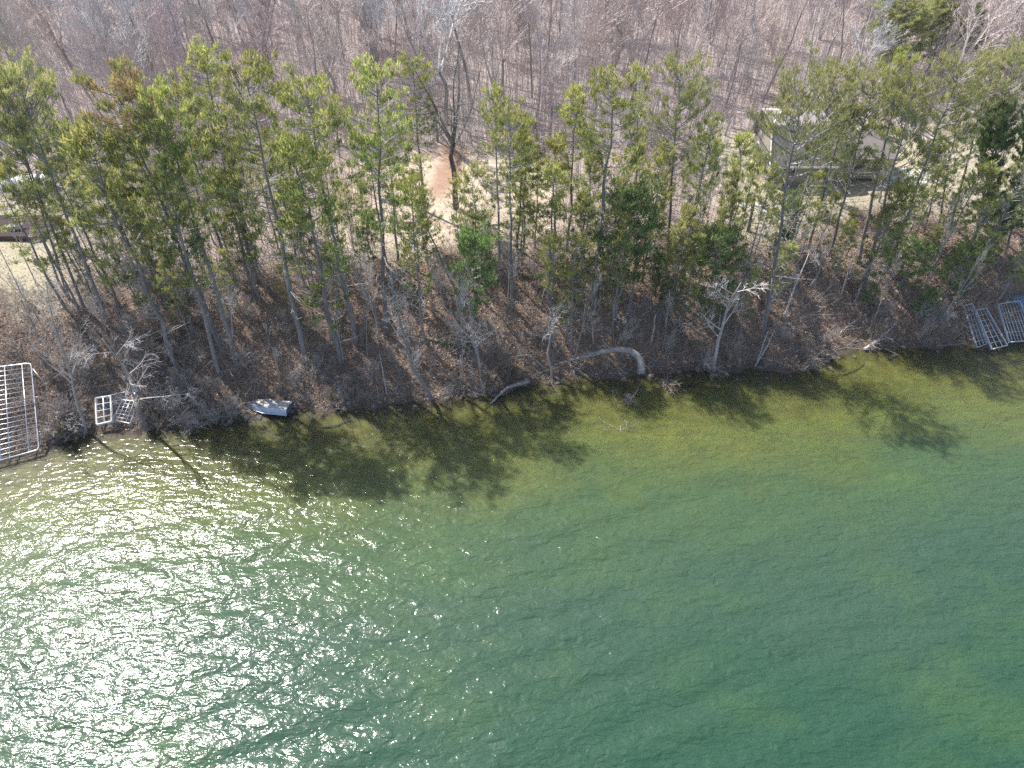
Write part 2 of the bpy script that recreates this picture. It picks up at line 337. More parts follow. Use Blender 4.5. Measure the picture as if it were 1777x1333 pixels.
def pine_mesh(seed, H=18., cb=.5, Rm=2.4, tr=.18, style='round', dens=1., ndl='needle', blades=11, dead=12, tips=0):
    r = random.Random(seed); nr = np.random.RandomState(seed)
    wob = [(r.uniform(-.12, .12), r.uniform(-.12, .12)) for _ in range(9)]
    def tp(z):
        f = z/H*8; i = min(int(f), 7); u = f-i
        return Vector((wob[i][0]*(1-u)+wob[i+1][0]*u if z > .1 else 0, wob[i][1]*(1-u)+wob[i+1][1]*u if z > .1 else 0, z))
    mb = MB(); zs = [-.3, .25]+[H*k/12 for k in range(1, 13)]
    mb.tube([tp(max(z, 0))+Vector((0, 0, min(z, 0))) for z in zs], [tr*1.35, tr*1.12]+[tr*(1-.93*(k/12)**1.15) for k in range(1, 13)], 8)
    trunk = np_mesh('pine_trunk', np.concatenate(mb.V), [mb.F[3], mb.F[4]], [M['pinebark']], smooth=True)
    segs = []; tufts = []; z = cb*H; zt = H*.985
    gaps = [(r.uniform(0, 6.28), r.uniform(cb, .9)) for _ in range(4)]
    while z < zt:
        t = (z/H-cb)/(1-cb)
        if style == 'round': f = .45+.55*math.sin(math.pi*min(1, .12+t*.75)) if t < .85 else .95-(t-.85)/.15*.5
        elif style == 'flat': f = .55+.75*t if t < .6 else math.sqrt(max(0, 1-((t-.6)/.45)**2))
        elif style == 'cone': f = (1-t)**.75*.95+.1
        else: f = .55+.45*math.sin(math.pi*(t*.9+.05))
        if t > .92 and style != 'flat': f = min(f, .65-(t-.92)*3.)
        for _ in range(r.choice([2, 3, 3, 4]) if dens < 1.2 else r.choice([3, 4, 5])):
            az = r.uniform(0, 6.283)
            if any(abs((az-g+3.14) % 6.28-3.14) < .6 and abs(z/H-gz) < .06 for g, gz in gaps): continue
            if r.random() > .78*min(1, dens+.1): continue
            Lb = Rm*f*(r.uniform(.7, 1.05) if r.random() < .75 else r.uniform(.35, .7)); el = R(-10+t*38+r.uniform(-14, 14)) if style != 'flat' else R(4+t*26+r.uniform(-12, 14))
            p = tp(z); d = Vector((math.cos(az)*math.cos(el), math.sin(az)*math.cos(el), math.sin(el)))
            rb = .014+.020*Lb*.6; n = 4; pts = [p]
            for k in range(n):
                d = (d+Vector((r.uniform(-.12, .12), r.uniform(-.12, .12), .13))).normalized(); q = pts[-1]+d*(Lb/n)
                segs.append((*pts[-1], *q, rb*(1-k/n*.8), rb*(1-(k+1)/n*.8))); pts.append(q)
            tufts.append((*pts[-1], *d, r.uniform(.9, 1.25), .45+.4*t+r.uniform(-.1, .25)))  # tint rises up the crown: yellower growth plus sunlit tops put into the colour
            ns = max(2, int(Lb*3.1*dens))
            for k in range(ns):
                u = r.uniform(.38, 1.0); fi = u*n; i = min(int(fi), n-1); base = pts[i].lerp(pts[i+1], fi-i)
                sd = (d+Vector((-d.y, d.x, 0))*r.choice([-1, 1])*r.uniform(.5, 1.9)+Vector((0, 0, r.uniform(-.05, .5)))).normalized()
                Ls = (.25+Lb*.8)*r.uniform(.12, .36)*(1.15-u*.5); e = base+sd*Ls
                segs.append((*base, *e, .011, .006))
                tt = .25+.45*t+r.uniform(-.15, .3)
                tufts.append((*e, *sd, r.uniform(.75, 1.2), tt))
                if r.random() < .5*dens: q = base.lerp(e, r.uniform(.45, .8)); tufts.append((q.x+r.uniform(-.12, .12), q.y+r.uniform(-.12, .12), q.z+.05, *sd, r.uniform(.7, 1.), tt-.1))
        z += r.uniform(.20, .42)*(H/18)**.5*(.52 if t > .5 else .85)*(1.0 if dens > .7 else 1.35)
    for k in range(5): tufts.append((*(tp(H)+Vector((r.uniform(-.1, .1), r.uniform(-.1, .1), -.12*k))), 0, 0, 1, 1.1, .85))
    for k in range(dead):
        z = r.uniform(cb*.45, cb*1.15)*H; az = r.uniform(0, 6.28); p = tp(z); Ld = r.uniform(.3, 1.3)*Rm*.45
        d = Vector((math.cos(az), math.sin(az), r.uniform(-.3, .35))).normalized(); q = p+d*Ld; e = q+(d+Vector((r.uniform(-.6, .6), r.uniform(-.6, .6), r.uniform(-.2, .6)))).normalized()*Ld*.6
        segs += [(*p, *q, .03, .018), (*q, *e, .018, .006)]
        if r.random() < .5:
            e2 = p.lerp(q, .6)+(d+Vector((r.uniform(-1, 1), r.uniform(-1, 1), .2))).normalized()*Ld*.4; segs.append((*p.lerp(q, .6), *e2, .014, .005))
    V1, Q1 = prisms(segs, 3); V2, Q2, T2, tint = fol(tufts, nr, blades, .33, .046)
    Q = np.concatenate([Q1, Q2+len(V1)]); Tr = T2+len(V1)
    mi = np.concatenate([np.ones(len(Tr), int), np.zeros(len(Q1), int), np.ones(len(Q2), int)])
    tn = np.concatenate([tint, np.zeros(len(Q1)), tint])
    nm = M[ndl]; mats = [M['pinetwig'], nm]
    if tips:
        mats.append(M['needle_o']); P = V2.reshape(-1, 5, 3)[:, 3]; sel = (P[:, 2] > H*.80)&(P[:, 0] > .5*Rm*.4) | ((P[:, 2] > H*.9)&(P[:,0] < -.2)); sel &= nr.rand(len(sel)) < .5
        mi[:len(Tr)][sel] = 2; mi[len(Tr)+len(Q1):][sel] = 2
    crown = np_mesh('pine_crown', np.concatenate([V1, V2]), [Tr, Q], mats, midx=mi, attrs={'tint': ('FACE', tn)})
    return trunk, crown, max(H, float(V2[:, 2].max())-.1)
def bare_mesh(seed, H=16., tr=.16, fork=.35, spread=.55, twigs=1., bark='greybark', twig='greytwig', lean=0, minr=.010, stems=1, first=.3, levels=3, curl=.12, tropism=.10, forkh=0, nst=5):
    r = random.Random(seed); segs = []; mb = MB()
    def perp(d):
        a, b = cross_basis(d); th = r.uniform(0, 6.283); return a*math.cos(th)+b*math.sin(th)
    def grow(p, d, Ln, rad, lv, n, col=True):
        pts = [p.copy()]; rs = [rad]
        for k in range(n):
            d = (d+perp(d)*r.uniform(0, curl*1.6)+Vector((0, 0, tropism))).normalized(); q = pts[-1]+d*(Ln/n); pts.append(q); rs.append(max(minr*.55, rad*(1-.85*(k+1)/n)))
        if lv == 0: mb.tube(pts, rs, 7)
        else:
            for k in range(n): segs.append((*pts[k], *pts[k+1], rs[k], rs[k+1]))
        if lv >= levels: return
        nc = {0: int(r.uniform(9, 14)*twigs), 1: int(r.uniform(7, 10)*twigs), 2: int(r.uniform(6, 9)*twigs), 3: 4}[lv]
        for c in range(nc):
            u = r.uniform(first if lv == 0 else .2, .97); fi = u*n; i = min(int(fi), n-1); b = pts[i].lerp(pts[i+1], fi-i)
            dd = (pts[i+1]-pts[i]).normalized(); cd = (dd*(1-spread*.55)+perp(dd)*spread*r.uniform(.7, 1.25)).normalized()
            if lv == 0: cl = Ln*(1-u*.72)*r.uniform(.32, .52)
            else: cl = Ln*r.uniform(.28, .55)*(1.1-.4*u)
            rr = (rs[i]*(1-fi+i)+rs[i+1]*(fi-i))*r.uniform(.4, .62)
            grow(b, cd, cl, max(rr, minr), lv+1, 4 if lv == 0 else 3 if lv == 1 else 2)
    if forkh:
        q = [Vector((r.uniform(-.06, .06)*k, r.uniform(-.06, .06)*k, H*forkh*k/5-(.25 if k == 0 else 0))) for k in range(6)]
        mb.tube(q, [tr*(1.15 if k == 0 else 1-.07*k) for k in range(6)], 8)
        for k in range(nst):
            az = 6.283*(k+r.uniform(-.3, .3))/nst; sp = spread*r.uniform(.5, 1.1) if k else .1
            d = Vector((math.cos(az)*sp, math.sin(az)*sp, 1)).normalized(); b0 = q[-1].lerp(q[-2], r.uniform(0, .9) if k else 0)
            grow(b0, d, H*(1-forkh)*r.uniform(.75, 1.05), tr*r.uniform(.38, .55), 1, 7)
        stems = 0
    for s in range(stems):
        d = Vector((lean+r.uniform(-.25, .25)*(stems > 1), r.uniform(-.25, .25)*(stems > 1), 1)).normalized(); hh = H*(1 if s == 0 else r.uniform(.65, .95))
        grow(Vector((r.uniform(-.15, .15)*(stems > 1), r.uniform(-.15, .15)*(stems > 1), -.25)), d, hh, tr, 0, 9)
    trunk = np_mesh('bare_trunk', np.concatenate(mb.V), [mb.F[3], mb.F[4]], [M[bark]], smooth=True)
    Vs, Q = prisms(segs, 3)
    crown = np_mesh('bare_crown', Vs, [Q], [M[twig]])
    return trunk, crown, H
def place(kind, proto, loc, h, label, cat, group=None, leanx=0., leany=0., wid=1., rot=None, rr=rnd):
    tr, cr, H = proto; k = h/H
    e = empty(kind, loc, label, cat, group); e.scale = (k*wid, k*wid, k)
    Mt = Matrix.Rotation(leanx, 3, 'Y') @ Matrix.Rotation(-leany, 3, 'X') @ Matrix.Rotation(rr.uniform(0, 6.28) if rot is None else rot, 3, 'Z')
    e.rotation_euler = Mt.to_euler()
    link('trunk', tr, e); link('crown', cr, e); return e
PR = {}
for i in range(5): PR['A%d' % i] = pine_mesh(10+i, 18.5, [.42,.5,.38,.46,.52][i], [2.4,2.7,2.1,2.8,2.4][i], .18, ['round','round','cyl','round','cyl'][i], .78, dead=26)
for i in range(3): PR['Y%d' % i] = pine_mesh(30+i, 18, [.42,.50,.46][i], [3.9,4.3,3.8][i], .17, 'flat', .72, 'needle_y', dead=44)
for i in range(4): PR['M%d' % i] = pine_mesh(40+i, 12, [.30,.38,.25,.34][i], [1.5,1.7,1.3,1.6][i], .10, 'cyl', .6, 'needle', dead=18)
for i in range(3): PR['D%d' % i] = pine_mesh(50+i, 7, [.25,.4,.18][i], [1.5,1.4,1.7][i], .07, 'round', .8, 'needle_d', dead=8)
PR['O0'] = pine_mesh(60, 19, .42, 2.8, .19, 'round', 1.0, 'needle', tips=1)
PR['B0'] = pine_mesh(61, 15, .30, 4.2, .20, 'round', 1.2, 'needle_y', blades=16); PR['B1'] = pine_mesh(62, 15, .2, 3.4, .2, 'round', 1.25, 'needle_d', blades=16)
# base px, top px, proto, width factor, label
PINES = [
 ((120,520),(-12,95),'Y0',.7,'big grey trunked pine at the left edge, right of the red brown deck'),
 ((146,532),(-38,70),'Y1',.7,'thick dark double looking pine trunk crossing in front of the white covered trailer'),
 ((185,560),(8,82),'Y2',.85,'pine with long pale dead limbs and yellowish orange crown near the left edge'),
 ((312,645),(132,200),'M0',1.15,'pine with small dark crown leaning left, long clear trunk ending left of the rowboat'),
 ((380,648),(246,160),'A2',.8,'slim pine, left one of the close trunk pair rising above the rowboat'),
 ((388,612),(178,102),'O0',1.,'tall thick pine with dead orange needles at the top of its crown'),
 ((413,634),(266,135),'A4',.85,'pine, right one of the close trunk trio rising above the rowboat'),
 ((445,488),(346,68),'A0',1.15,'tallest pine left of centre with broad rounded head and bare white side limbs'),
 ((402,490),(294,128),'A1',.8,'narrow pine just left of the tallest left hand pine'),
 ((440,515),(372,225),'M1',1.1,'shorter pine under the tallest left hand pine'),
 ((532,632),(418,88),'A3',.95,'tall pine with dark pointed top right of the tallest left hand pine'),
 ((617,594),(520,116),'A1',1.1,'pine with wide rounded crown left of the lawn, trunk reaching low on the bank'),
 ((590,634),(500,222),'M2',1.2,'slim pine with trunk ending near the waterline right of the rowboat'),
 ((528,450),(488,232),'M3',1.2,'short pine standing at the left edge of the open lawn'),
 ((590,273),(580,160),'M0',1.3,'small pine standing alone at the back left corner of the lawn'),
 ((668,572),(652,97),'A0',.95,'tall pine left of the bare lawn oak, left of the twin headed pair'),
 ((736,366),(714,87),'A3',1.05,'thick trunked pine standing on the lawn beside the bare dark oak'),
 ((692,460),(668,196),'A2',.95,'bright green pine in front of the twin headed pair'),
 ((690,405),(676,245),'M1',1.,'thin pine behind the bright green pine on the lawn edge'),
 ((734,430),(726,262),'M3',1.1,'dark low pine in front of the lawn pine beside the oak'),
 ((641,472),(636,364),'D0',1.1,'small dark rounded pine at the lawn front edge'),
 ((868,466),(858,145),'A4',.8,'pine with dark narrow head right of the bare lawn oak'),
 ((888,534),(884,172),'A1',.9,'pine with yellow green crown and long pale bluish trunk right of the bare lawn oak'),
 ((896,472),(906,226),'M2',1.3,'dark pine tucked behind the pale bluish trunk'),
 ((963,453),(962,232),'M0',1.35,'pine with conical dark crown in the middle of the row, between lawn and log'),
 ((1030,532),(1068,118),'A0',1.2,'large pine with broad yellow green crown and thick bending trunk, centre right'),
 ((1104,345),(1110,105),'M1',.9,'narrow dark topped pine standing behind the large broad crowned pine'),
 ((1060,488),(1098,250),'M3',1.2,'pine right of the thick bending trunk, above the mossy log'),
 ((1069,556),(1102,318),'D1',1.15,'dark dense pine with slim trunk below the mossy log'),
 ((1156,466),(1183,80),'Y0',.85,'tall pine with small yellowish crown high on a straight blue grey trunk'),
 ((1179,522),(1238,194),'A2',.9,'pine with dark pointed head halfway between the tall yellowish pine and the house'),
 ((1262,440),(1290,224),'M2',1.3,'yellow green pine just left of the house'),
 ((1324,575),(1402,94),'Y1',.95,'pine crossing the house roof right of its gable, trunk reaching low on the bank'),
 ((1352,432),(1382,330),'D2',1.1,'bright young pine in front of the house porch'),
 ((1368,440),(1460,98),'Y2',.95,'left one of three leaning pines in front of the house wing'),
 ((1402,432),(1494,108),'Y0',.85,'middle one of three leaning pines in front of the house wing'),
 ((1440,445),(1528,98),'Y1',.9,'right one of three leaning pines in front of the house wing'),
 ((1490,452),(1572,82),'A4',.9,'pine with dark green head above the right end of the house'),
 ((1497,510),(1596,108),'Y2',.85,'leaning pine with mossy white trunk right of the house'),
 ((1538,472),(1682,74),'Y0',1.05,'thick strongly leaning pine right of the house lawn'),
 ((1648,392),(1734,72),'Y1',.95,'pine with flat yellowish head at the upper right'),
 ((1690,425),(1742,172),'B1',.7,'dark full crowned evergreen at the right side'),
 ((1745,440),(1808,180),'B1',.55,'dark evergreen cut off by the right edge'),
 ((1674,494),(1800,268),'Y2',1.,'leaning grey pine above the dock frames at the right edge'),
 ((1622,432),(1670,150),'Y0',.85,'grey limbed pine with thin yellowish crown between the strongly leaning pine and the dark evergreen'),
 ((1704,392),(1766,66),'Y2',.9,'tallest yellowish pine beside the right edge, behind the dark full evergreen'),
 ((1768,352),(1836,110),'A2',1.1,'green pine partly cut by the upper right edge'),
 ((1604,404),(1644,236),'M1',1.4,'shorter pine under the flat yellowish head at the upper right'),
 ((1448,352),(1470,222),'M0',1.5,'young pine directly in front of the low wing of the house, left of another'),
 ((1525,350),(1556,216),'M3',1.5,'young pine directly in front of the right end of the house wing'),
 ((822,603),(818,392),'D1',1.,'small dark pine in the middle of the bank with slim curved trunk'),
 ((836,452),(824,360),'D0',1.05,'low dark pine just right below the bare lawn oak'),
 ((990,610),(1000,398),'M1',1.2,'green pine rising behind the arching fallen trunk'),
 ((1236,560),(1250,385),'D2',1.25,'dense green pine on the bank midway to the right'),
 ((1150,545),(1150,432),'D0',.9,'little green pine under the tall yellowish pine'),
 ((1015,470),(1010,330),'M2',1.2,'young pine left of the thick bending trunk'),
]
def lean_place(kind, base, top, key, wid, label, cat, group=None):
    b = at(*base); tpt = at_y(top[0], top[1], b.y); v = tpt-b
    return place(kind, PR[key], (b.x, b.y, b.z), v.length, label, cat, group, leanx=math.atan2(v.x, v.z), wid=wid)
for b, t, k, wd, lb in PINES: lean_place('pine_tree', b, t, k, wd, lb, 'pine')
pl = empty('leaning_pine'); bpy.data.objects.remove(pl)
lean_place('leaning_pine', (800,528), (700,300), 'A1', 1.0, 'pine with bare trunk slanting steeply to the left in front of the lawn', 'pine')
fr = random.Random(21)
for i in range(112):
    x = 120+i*10.6+fr.uniform(-14, 14); y0 = fr.uniform(395, 600); hpx = fr.uniform(85, 190) if i % 3 else fr.uniform(190, 290)
    if 560 < x < 960 and (fr.random() < .45 or y0 < 430): continue
    if x > 1290: continue
    lx = (x-888)*hpx/1400*.95
    lean_place('young_pine', (x, y0), (x+lx, y0-hpx), fr.choice(['M0','M1','M2','M3','M2','M1']), fr.uniform(.85, 1.25), 'slender young pine with sparse foliage growing between the tall trunks of the bank', 'pine', 'young pines between the tall trunks')
for i, (x, y0, y1, k, wd) in enumerate([(1560,505,415,'D2',1.8),(1632,530,415,'D2',1.2),(1590,560,500,'D0',1.5),(1525,470,395,'D2',1.2),(1700,440,340,'D2',1.1),(1500,540,492,'D0',1.3),(1610,440,335,'M1',1.3),(1690,470,390,'D0',1.4),(1590,400,300,'M3',1.4),(1420,372,318,'D0',1.2),(1455,352,318,'D2',1.3),(1750,400,330,'D2',1.2),(1340,470,395,'D0',1.)]):
    lean_place('young_pine', (x, y0), (x+(x-888)*(y0-y1)/1400, y1), k, wd, 'bushy green young evergreen on the right hand bank and lawn', 'evergreen', 'young evergreens at the right')
fr = random.Random(77)
for i in range(22):
    x = 1300+i*22+fr.uniform(-14, 14); y0 = fr.uniform(400, 540); hp = fr.uniform(90, 220)
    lean_place('young_pine', (x, y0), (x+(x-888)*hp/1400, y0-hp), fr.choice(['M0','M1','M2','M3']), fr.uniform(.9, 1.4), 'bushy green young evergreen on the right hand bank and lawn', 'evergreen', 'young evergreens at the right')
for x, y0, y1, k, lb in [(1572,150,-25,'B0','yellow green spreading evergreen in the wood at the top right, left of two'), (1625,130,-10,'B0','yellow green evergreen beside the darker one at the top right edge of the wood'), (1690,110,8,'B1','dark round evergreen in the wood at the top right')]:
    lean_place('far_evergreen', (x-14, y0), (x, y1), k, 1.45, lb, 'evergreen')
# ---- bare trees
W = []
for i in range(4): W.append(bare_mesh(100+i, 15, .12, spread=.45, twigs=1.3, first=.18, minr=.021, tropism=.2, twig='woodtwig'))
for i in range(3): W.append(bare_mesh(110+i, 16, .17, spread=.5, twigs=1.15, minr=.021, twig='woodtwig', forkh=.30, levels=4, tropism=.14))
W.append(bare_mesh(120, 13, .10, spread=.35, twigs=.95, bark='palebark', twig='woodtwig', first=.3, minr=.0155))
W.append(bare_mesh(121, 9, .07, spread=.45, twigs=1.1, stems=4, first=.1, minr=.014, tropism=.2))
WP = bare_mesh(122, 17, .15, spread=.40, twigs=.9, bark='palebark', twig='palebark', first=.3, minr=.014)
WD = bare_mesh(123, 17, .22, spread=.5, twigs=1., bark='darkbark', twig='woodtwig', minr=.015, forkh=.4, levels=4)
fr = random.Random(5); cnt = 0; tries = 0; pts = []
while cnt < 295 and tries < 9000:
    tries += 1; Y = fr.uniform(68, 152); X = fr.uniform(-.80*Y-6, .80*Y+6)
    if Y < float(EDGE(X))+1.5+2*math.sin(X*.4): continue
    if 22 < X < 44 and Y < 84: continue
    if abs(X-float(np.interp(Y, [80,100,140], [32,36,42]))) < 2.6 and Y < 125: continue
    mind = 3.4 if Y < 105 else 4.2
    if any((X-a)**2+(Y-b)**2 < mind**2 for a, b in pts): continue
    pts.append((X, Y)); cnt += 1
    q = fr.random(); k = W[fr.choice([0,1,2,3])] if q < .5 else W[fr.choice([4,5,6])] if q < .70 else W[7] if q < .86 else W[8]
    H = fr.uniform(.85, 1.3)*k[2]
    place('bare_tree', k, (X, Y, hz(X, Y)), H, 'leafless grey hardwood standing in the dense wood behind the lawn', 'tree', 'leafless trees of the wood', leanx=fr.uniform(-.07, .07)+.12*(X > 35), leany=fr.uniform(-.05, .05), wid=fr.uniform(1.0, 1.45), rr=fr)
for x, y0, y1, k, wd, lb in [
    (792,362,60,bare_mesh(131, 16, .30, spread=1.15, twigs=1.0, bark='darkbark', twig='oaktwig', minr=.013, forkh=.42, levels=4, tropism=.07, nst=7),1.0,'big dark leafless oak standing alone on the lawn'),
    (1258,235,20,WP,1.,'white barked leafless tree behind the left end of the house'),
    (478,150,-60,WD,.9,'thick dark leafless trunk in the wood above the left pines'),
    (572,165,20,WD,.7,'grey leafless trunk in the wood right of the thick dark one'),
    (1085,130,-30,WP,1.,'pale forked leafless tree at the top centre right'),
    (735,90,-60,WP,.8,'pale leafless tree at the top centre'),
    (955,235,110,WD,1.2,'forked dark leafless tree at the back of the lawn, centre right'),
    (130,220,60,WD,1.,'dark slanting leafless tree in the wood at the upper left'),
    (1400,130,-40,WP,1.,'pale leaning leafless tree above the house'),
    (1340,150,-20,WP,.8,'pale leafless tree beside the track behind the house'),
    (1130,255,170,WP,1.3,'white twigged leafless tree left of the tall yellowish pine')]:
    PR['_t'] = k; lean_place('leafless_tree', (x, y0), (x+(x-888)*(y0-y1)/1600, y1), '_t', wd, lb, 'tree')
SH = [bare_mesh(140+i, 3.2, .035, spread=[.75,.85,.6,.9,.5][i], twigs=[.8,.7,.65,.6,.8][i], stems=[5,6,8,4,9][i], first=.08, twig=['brushtwig','tantwig','brushtwig','greytwig','tantwig'][i], bark='greybark', minr=.0085, curl=[.25,.3,.12,.35,.1][i], tropism=[.02,.0,.12,-.03,.15][i]) for i in range(5)]
DT = [bare_mesh(150+i, 9, .13, spread=.75, twigs=.95, first=.35, minr=.010, curl=.2, twig='greytwig') for i in range(2)]
DTP = bare_mesh(155, 8, .12, spread=.85, twigs=.9, first=.45, minr=.011, curl=.22, twig='palebark', bark='greybark')
for b, t, k, wd, lb in [
    ((245,738),(222,545),DT[0],1.25,'grey leafless tree spreading over the small white dock frame'),
    ((148,750),(28,480),DT[1],.6,'leafless tree slanting left from the waterline between the two dock frames'),
    ((748,692),(706,470),DTP,1.0,'leafless tree with pale twiggy crown and bent trunk at the waterline, centre'),
    ((842,682),(832,455),DT[1],.7,'thin leafless tree with curved pale trunk at the waterline, right of the bent one'),
    ((958,652),(972,535),DTP,1.2,'pale leafless tree with drooping crown left of the arching fallen trunk'),
    ((1028,600),(1045,540),DTP,1.5,'small white twigged tree above the arching fallen trunk'),
    ((1240,642),(1232,490),DT[0],1.5,'fan shaped leafless tree at the waterline left of the two white poles'),
    ((118,515),(-5,340),DT[0],.9,'leafless tree with crooked limbs hanging over the red brown deck'),
    ((45,515),(-10,465),DT[1],.7,'thin bare sapling on the left hand lawn'),
    ((1448,470),(1492,380),DTP,.8,'spindly leafless tree on the bank below the house lawn'),
    ((1405,500),(1440,400),DT[1],1.2,'grey leafless tree spreading over the bank below the three leaning pines')]:
    PR['_t'] = k; lean_place('leafless_tree', b, t, '_t', wd, lb, 'tree')
fr = random.Random(9)
shr = [(330,742,1.5,'pale twigged bush growing at the waterline left of the rowboat',0),(1392,642,1.4,'tan twigged bush reaching over the dark water right of the two white poles',1),(1156,672,1.2,'brown rounded bush standing in the shallow water right of the arching trunk',1),(1090,702,.9,'dark tangle of twigs in the water beside the white snag',0)]
for x, y, s, lb, k in shr:
    p = at(x, y); place('bush', SH[k], (p.x, p.y, p.z), 3.2*s*.55, lb, 'bush', wid=1.5, rr=fr)
for i in range(270):
    x = fr.uniform(-20, 1790) if i < 190 else fr.uniform(-20, 330); ys = np.interp(x, [a for a, b in SHP], [b for a, b in SHP]); q = fr.random()
    y = ys-fr.uniform(2, 60)*(1 if q < .6 else 3)
    if 150 < x < 250 and y > 670 or 415 < x < 515 and y > 680 or x < 85 and y > 600 or 950 < x < 1130 and y > 600 or x > 1660 and y > 500: continue
    p = at(x, y); place('bush', SH[fr.choice([0,1,2,2,3,4])], (p.x, p.y, p.z), fr.uniform(1.3, 3.4), 'leafless grey brown bush on the wooded bank above the water', 'bush', 'leafless bushes on the bank', leany=-.15, wid=fr.uniform(.9, 1.4), rr=fr)
SAP = [bare_mesh(160+i, 8, .05, spread=.4, twigs=.75, first=.35, minr=.010, curl=.10, tropism=.2, bark=['greybark','palebark','greybark'][i]) for i in range(3)]
for i in range(85):
    x = fr.uniform(-10, 1780); ys = np.interp(x, [a for a, b in SHP], [b for a, b in SHP]); y = ys-fr.uniform(15, 330)
    if 560 < x < 960 and y < 420 and fr.random() < .7 or x < 85 and y > 560 or 1290 < x < 1600 and y < 400 or 410 < x < 520 and y > 690: continue
    p = at(x, y); place('sapling', SAP[i % 3], (p.x, p.y, p.z), fr.uniform(4.5, 10), 'thin leafless sapling with a straight grey stem growing on the wooded bank', 'sapling', 'leafless saplings on the bank', leanx=fr.uniform(-.12, .12), leany=fr.uniform(-.12, .02), wid=fr.uniform(.7, 1.1), rr=fr)
# ---- undergrowth of the wood, one mass
fr = np.random.RandomState(4); n = 46000
Y = 69+fr.rand(n)**1.1*80; X = (fr.rand(n)*2-1)*(.8*Y+6); ok = (Y > EDGE(X)-1) & ~((X > 22) & (X < 44) & (Y < 78)); X2 = fr.uniform(-39, -13, 1700); Y2 = fr.uniform(50, 68, 1700); X3 = fr.uniform(4, 21, 500); Y3 = fr.uniform(57, 70, 500); X = np.concatenate([X[ok], X2, X3]); Y = np.concatenate([Y[ok], Y2, Y3]); n = len(X); Z = hgt(X, Y)
h = fr.uniform(1., 3., n)+fr.rand(n)**3*6; p0 = np.stack([X, Y, Z-.1], 1); p1 = p0+np.stack([fr.normal(0, .16, n)*h*.6, fr.normal(0, .16, n)*h*.6, h], 1)
sg = [np.concatenate([p0, p1, np.full((n, 1), .020), np.full((n, 1), .009)], 1)]
for k in range(3):
    u = fr.uniform(.3, .9, (n, 1)); a = p0*(1-u)+p1*u; e = a+fr.normal(0, .35, (n, 3))+np.array([0, 0, .45]); sg.append(np.concatenate([a, e, np.full((n, 1), .011), np.full((n, 1), .006)], 1))
Vv, Q = prisms(np.concatenate(sg), 3)
tag(link('undergrowth', np_mesh('undergrowth', Vv, [Q], [M['floortwig']])), 'thin grey brown saplings and brush covering the floor of the wood', None, kind='stuff')
# bank brush and leaf litter
n = 17000; X = fr.uniform(-46, 58, n); X[:2500] = fr.uniform(-46, -24, 2500); s = fr.uniform(.4, 14, n)**1.; Y = shore(X)+s; Z = hgt(X, Y); h = fr.uniform(.3, 1.2, n)+fr.rand(n)**3*2.2
p0 = np.stack([X, Y, Z-.03], 1); p1 = p0+np.stack([fr.normal(0, .5, n)*h, fr.normal(0, .5, n)*h, h*fr.uniform(.1, .9, n)], 1)
sg = [np.concatenate([p0, p1, np.full((n, 1), .012), np.full((n, 1), .006)], 1)]
for k in range(3):
    u = fr.uniform(.2, .9, (n, 1)); a = p0*(1-u)+p1*u; e = a+fr.normal(0, .22, (n, 3))+np.array([0, -.02, .1]); sg.append(np.concatenate([a, e, np.full((n, 1), .008), np.full((n, 1), .004)], 1))
Vv, Q = prisms(np.concatenate(sg), 3)
tag(link('brush', np_mesh('brush', Vv, [Q], [M['brushtwig']])), 'low tangled twigs and dead stems covering the bank', None, kind='stuff')
def leaf_mat():
    m, t, o = mat('fallen_leaves'); c = ramp(t, attr(t, 'tint'), [(0, (.09,.06,.045)), (.4, (.26,.165,.115)), (.7, (.46,.33,.24)), (1, (.72,.61,.52))])
    pbr(t, o, c, .8, spec=.3); return m
n = 130000; X = fr.uniform(-50, 62, n); s = fr.rand(n)**.9*22+.3; ok = (s < 12.5) | (fr.rand(n) < .18); X, s = X[ok], s[ok]; n = len(X); Y = shore(X)+s
C = np.stack([X, Y, hgt(X, Y)+.04+fr.rand(n)*.06], 1); a = fr.normal(0, 1, (n, 3)); a[:, 2] *= .5; a /= np.linalg.norm(a, axis=1)[:, None]; b = np.cross(a, fr.normal(0, .45, (n, 3))+[0, 0, 1]); b /= np.linalg.norm(b, axis=1)[:, None]
sz = fr.uniform(.035, .085, n)[:, None]; Vv = np.stack([C-a*sz, C-b*sz*.6, C+a*sz, C+b*sz*.6], 1).reshape(-1, 3)
tag(link('leaf_litter', np_mesh('leaf_litter', Vv, [np.arange(n*4).reshape(n, 4)], [leaf_mat()], attrs={'tint': ('FACE', fr.rand(n))})), 'brown fallen leaves lying on the bank', None, kind='stuff')
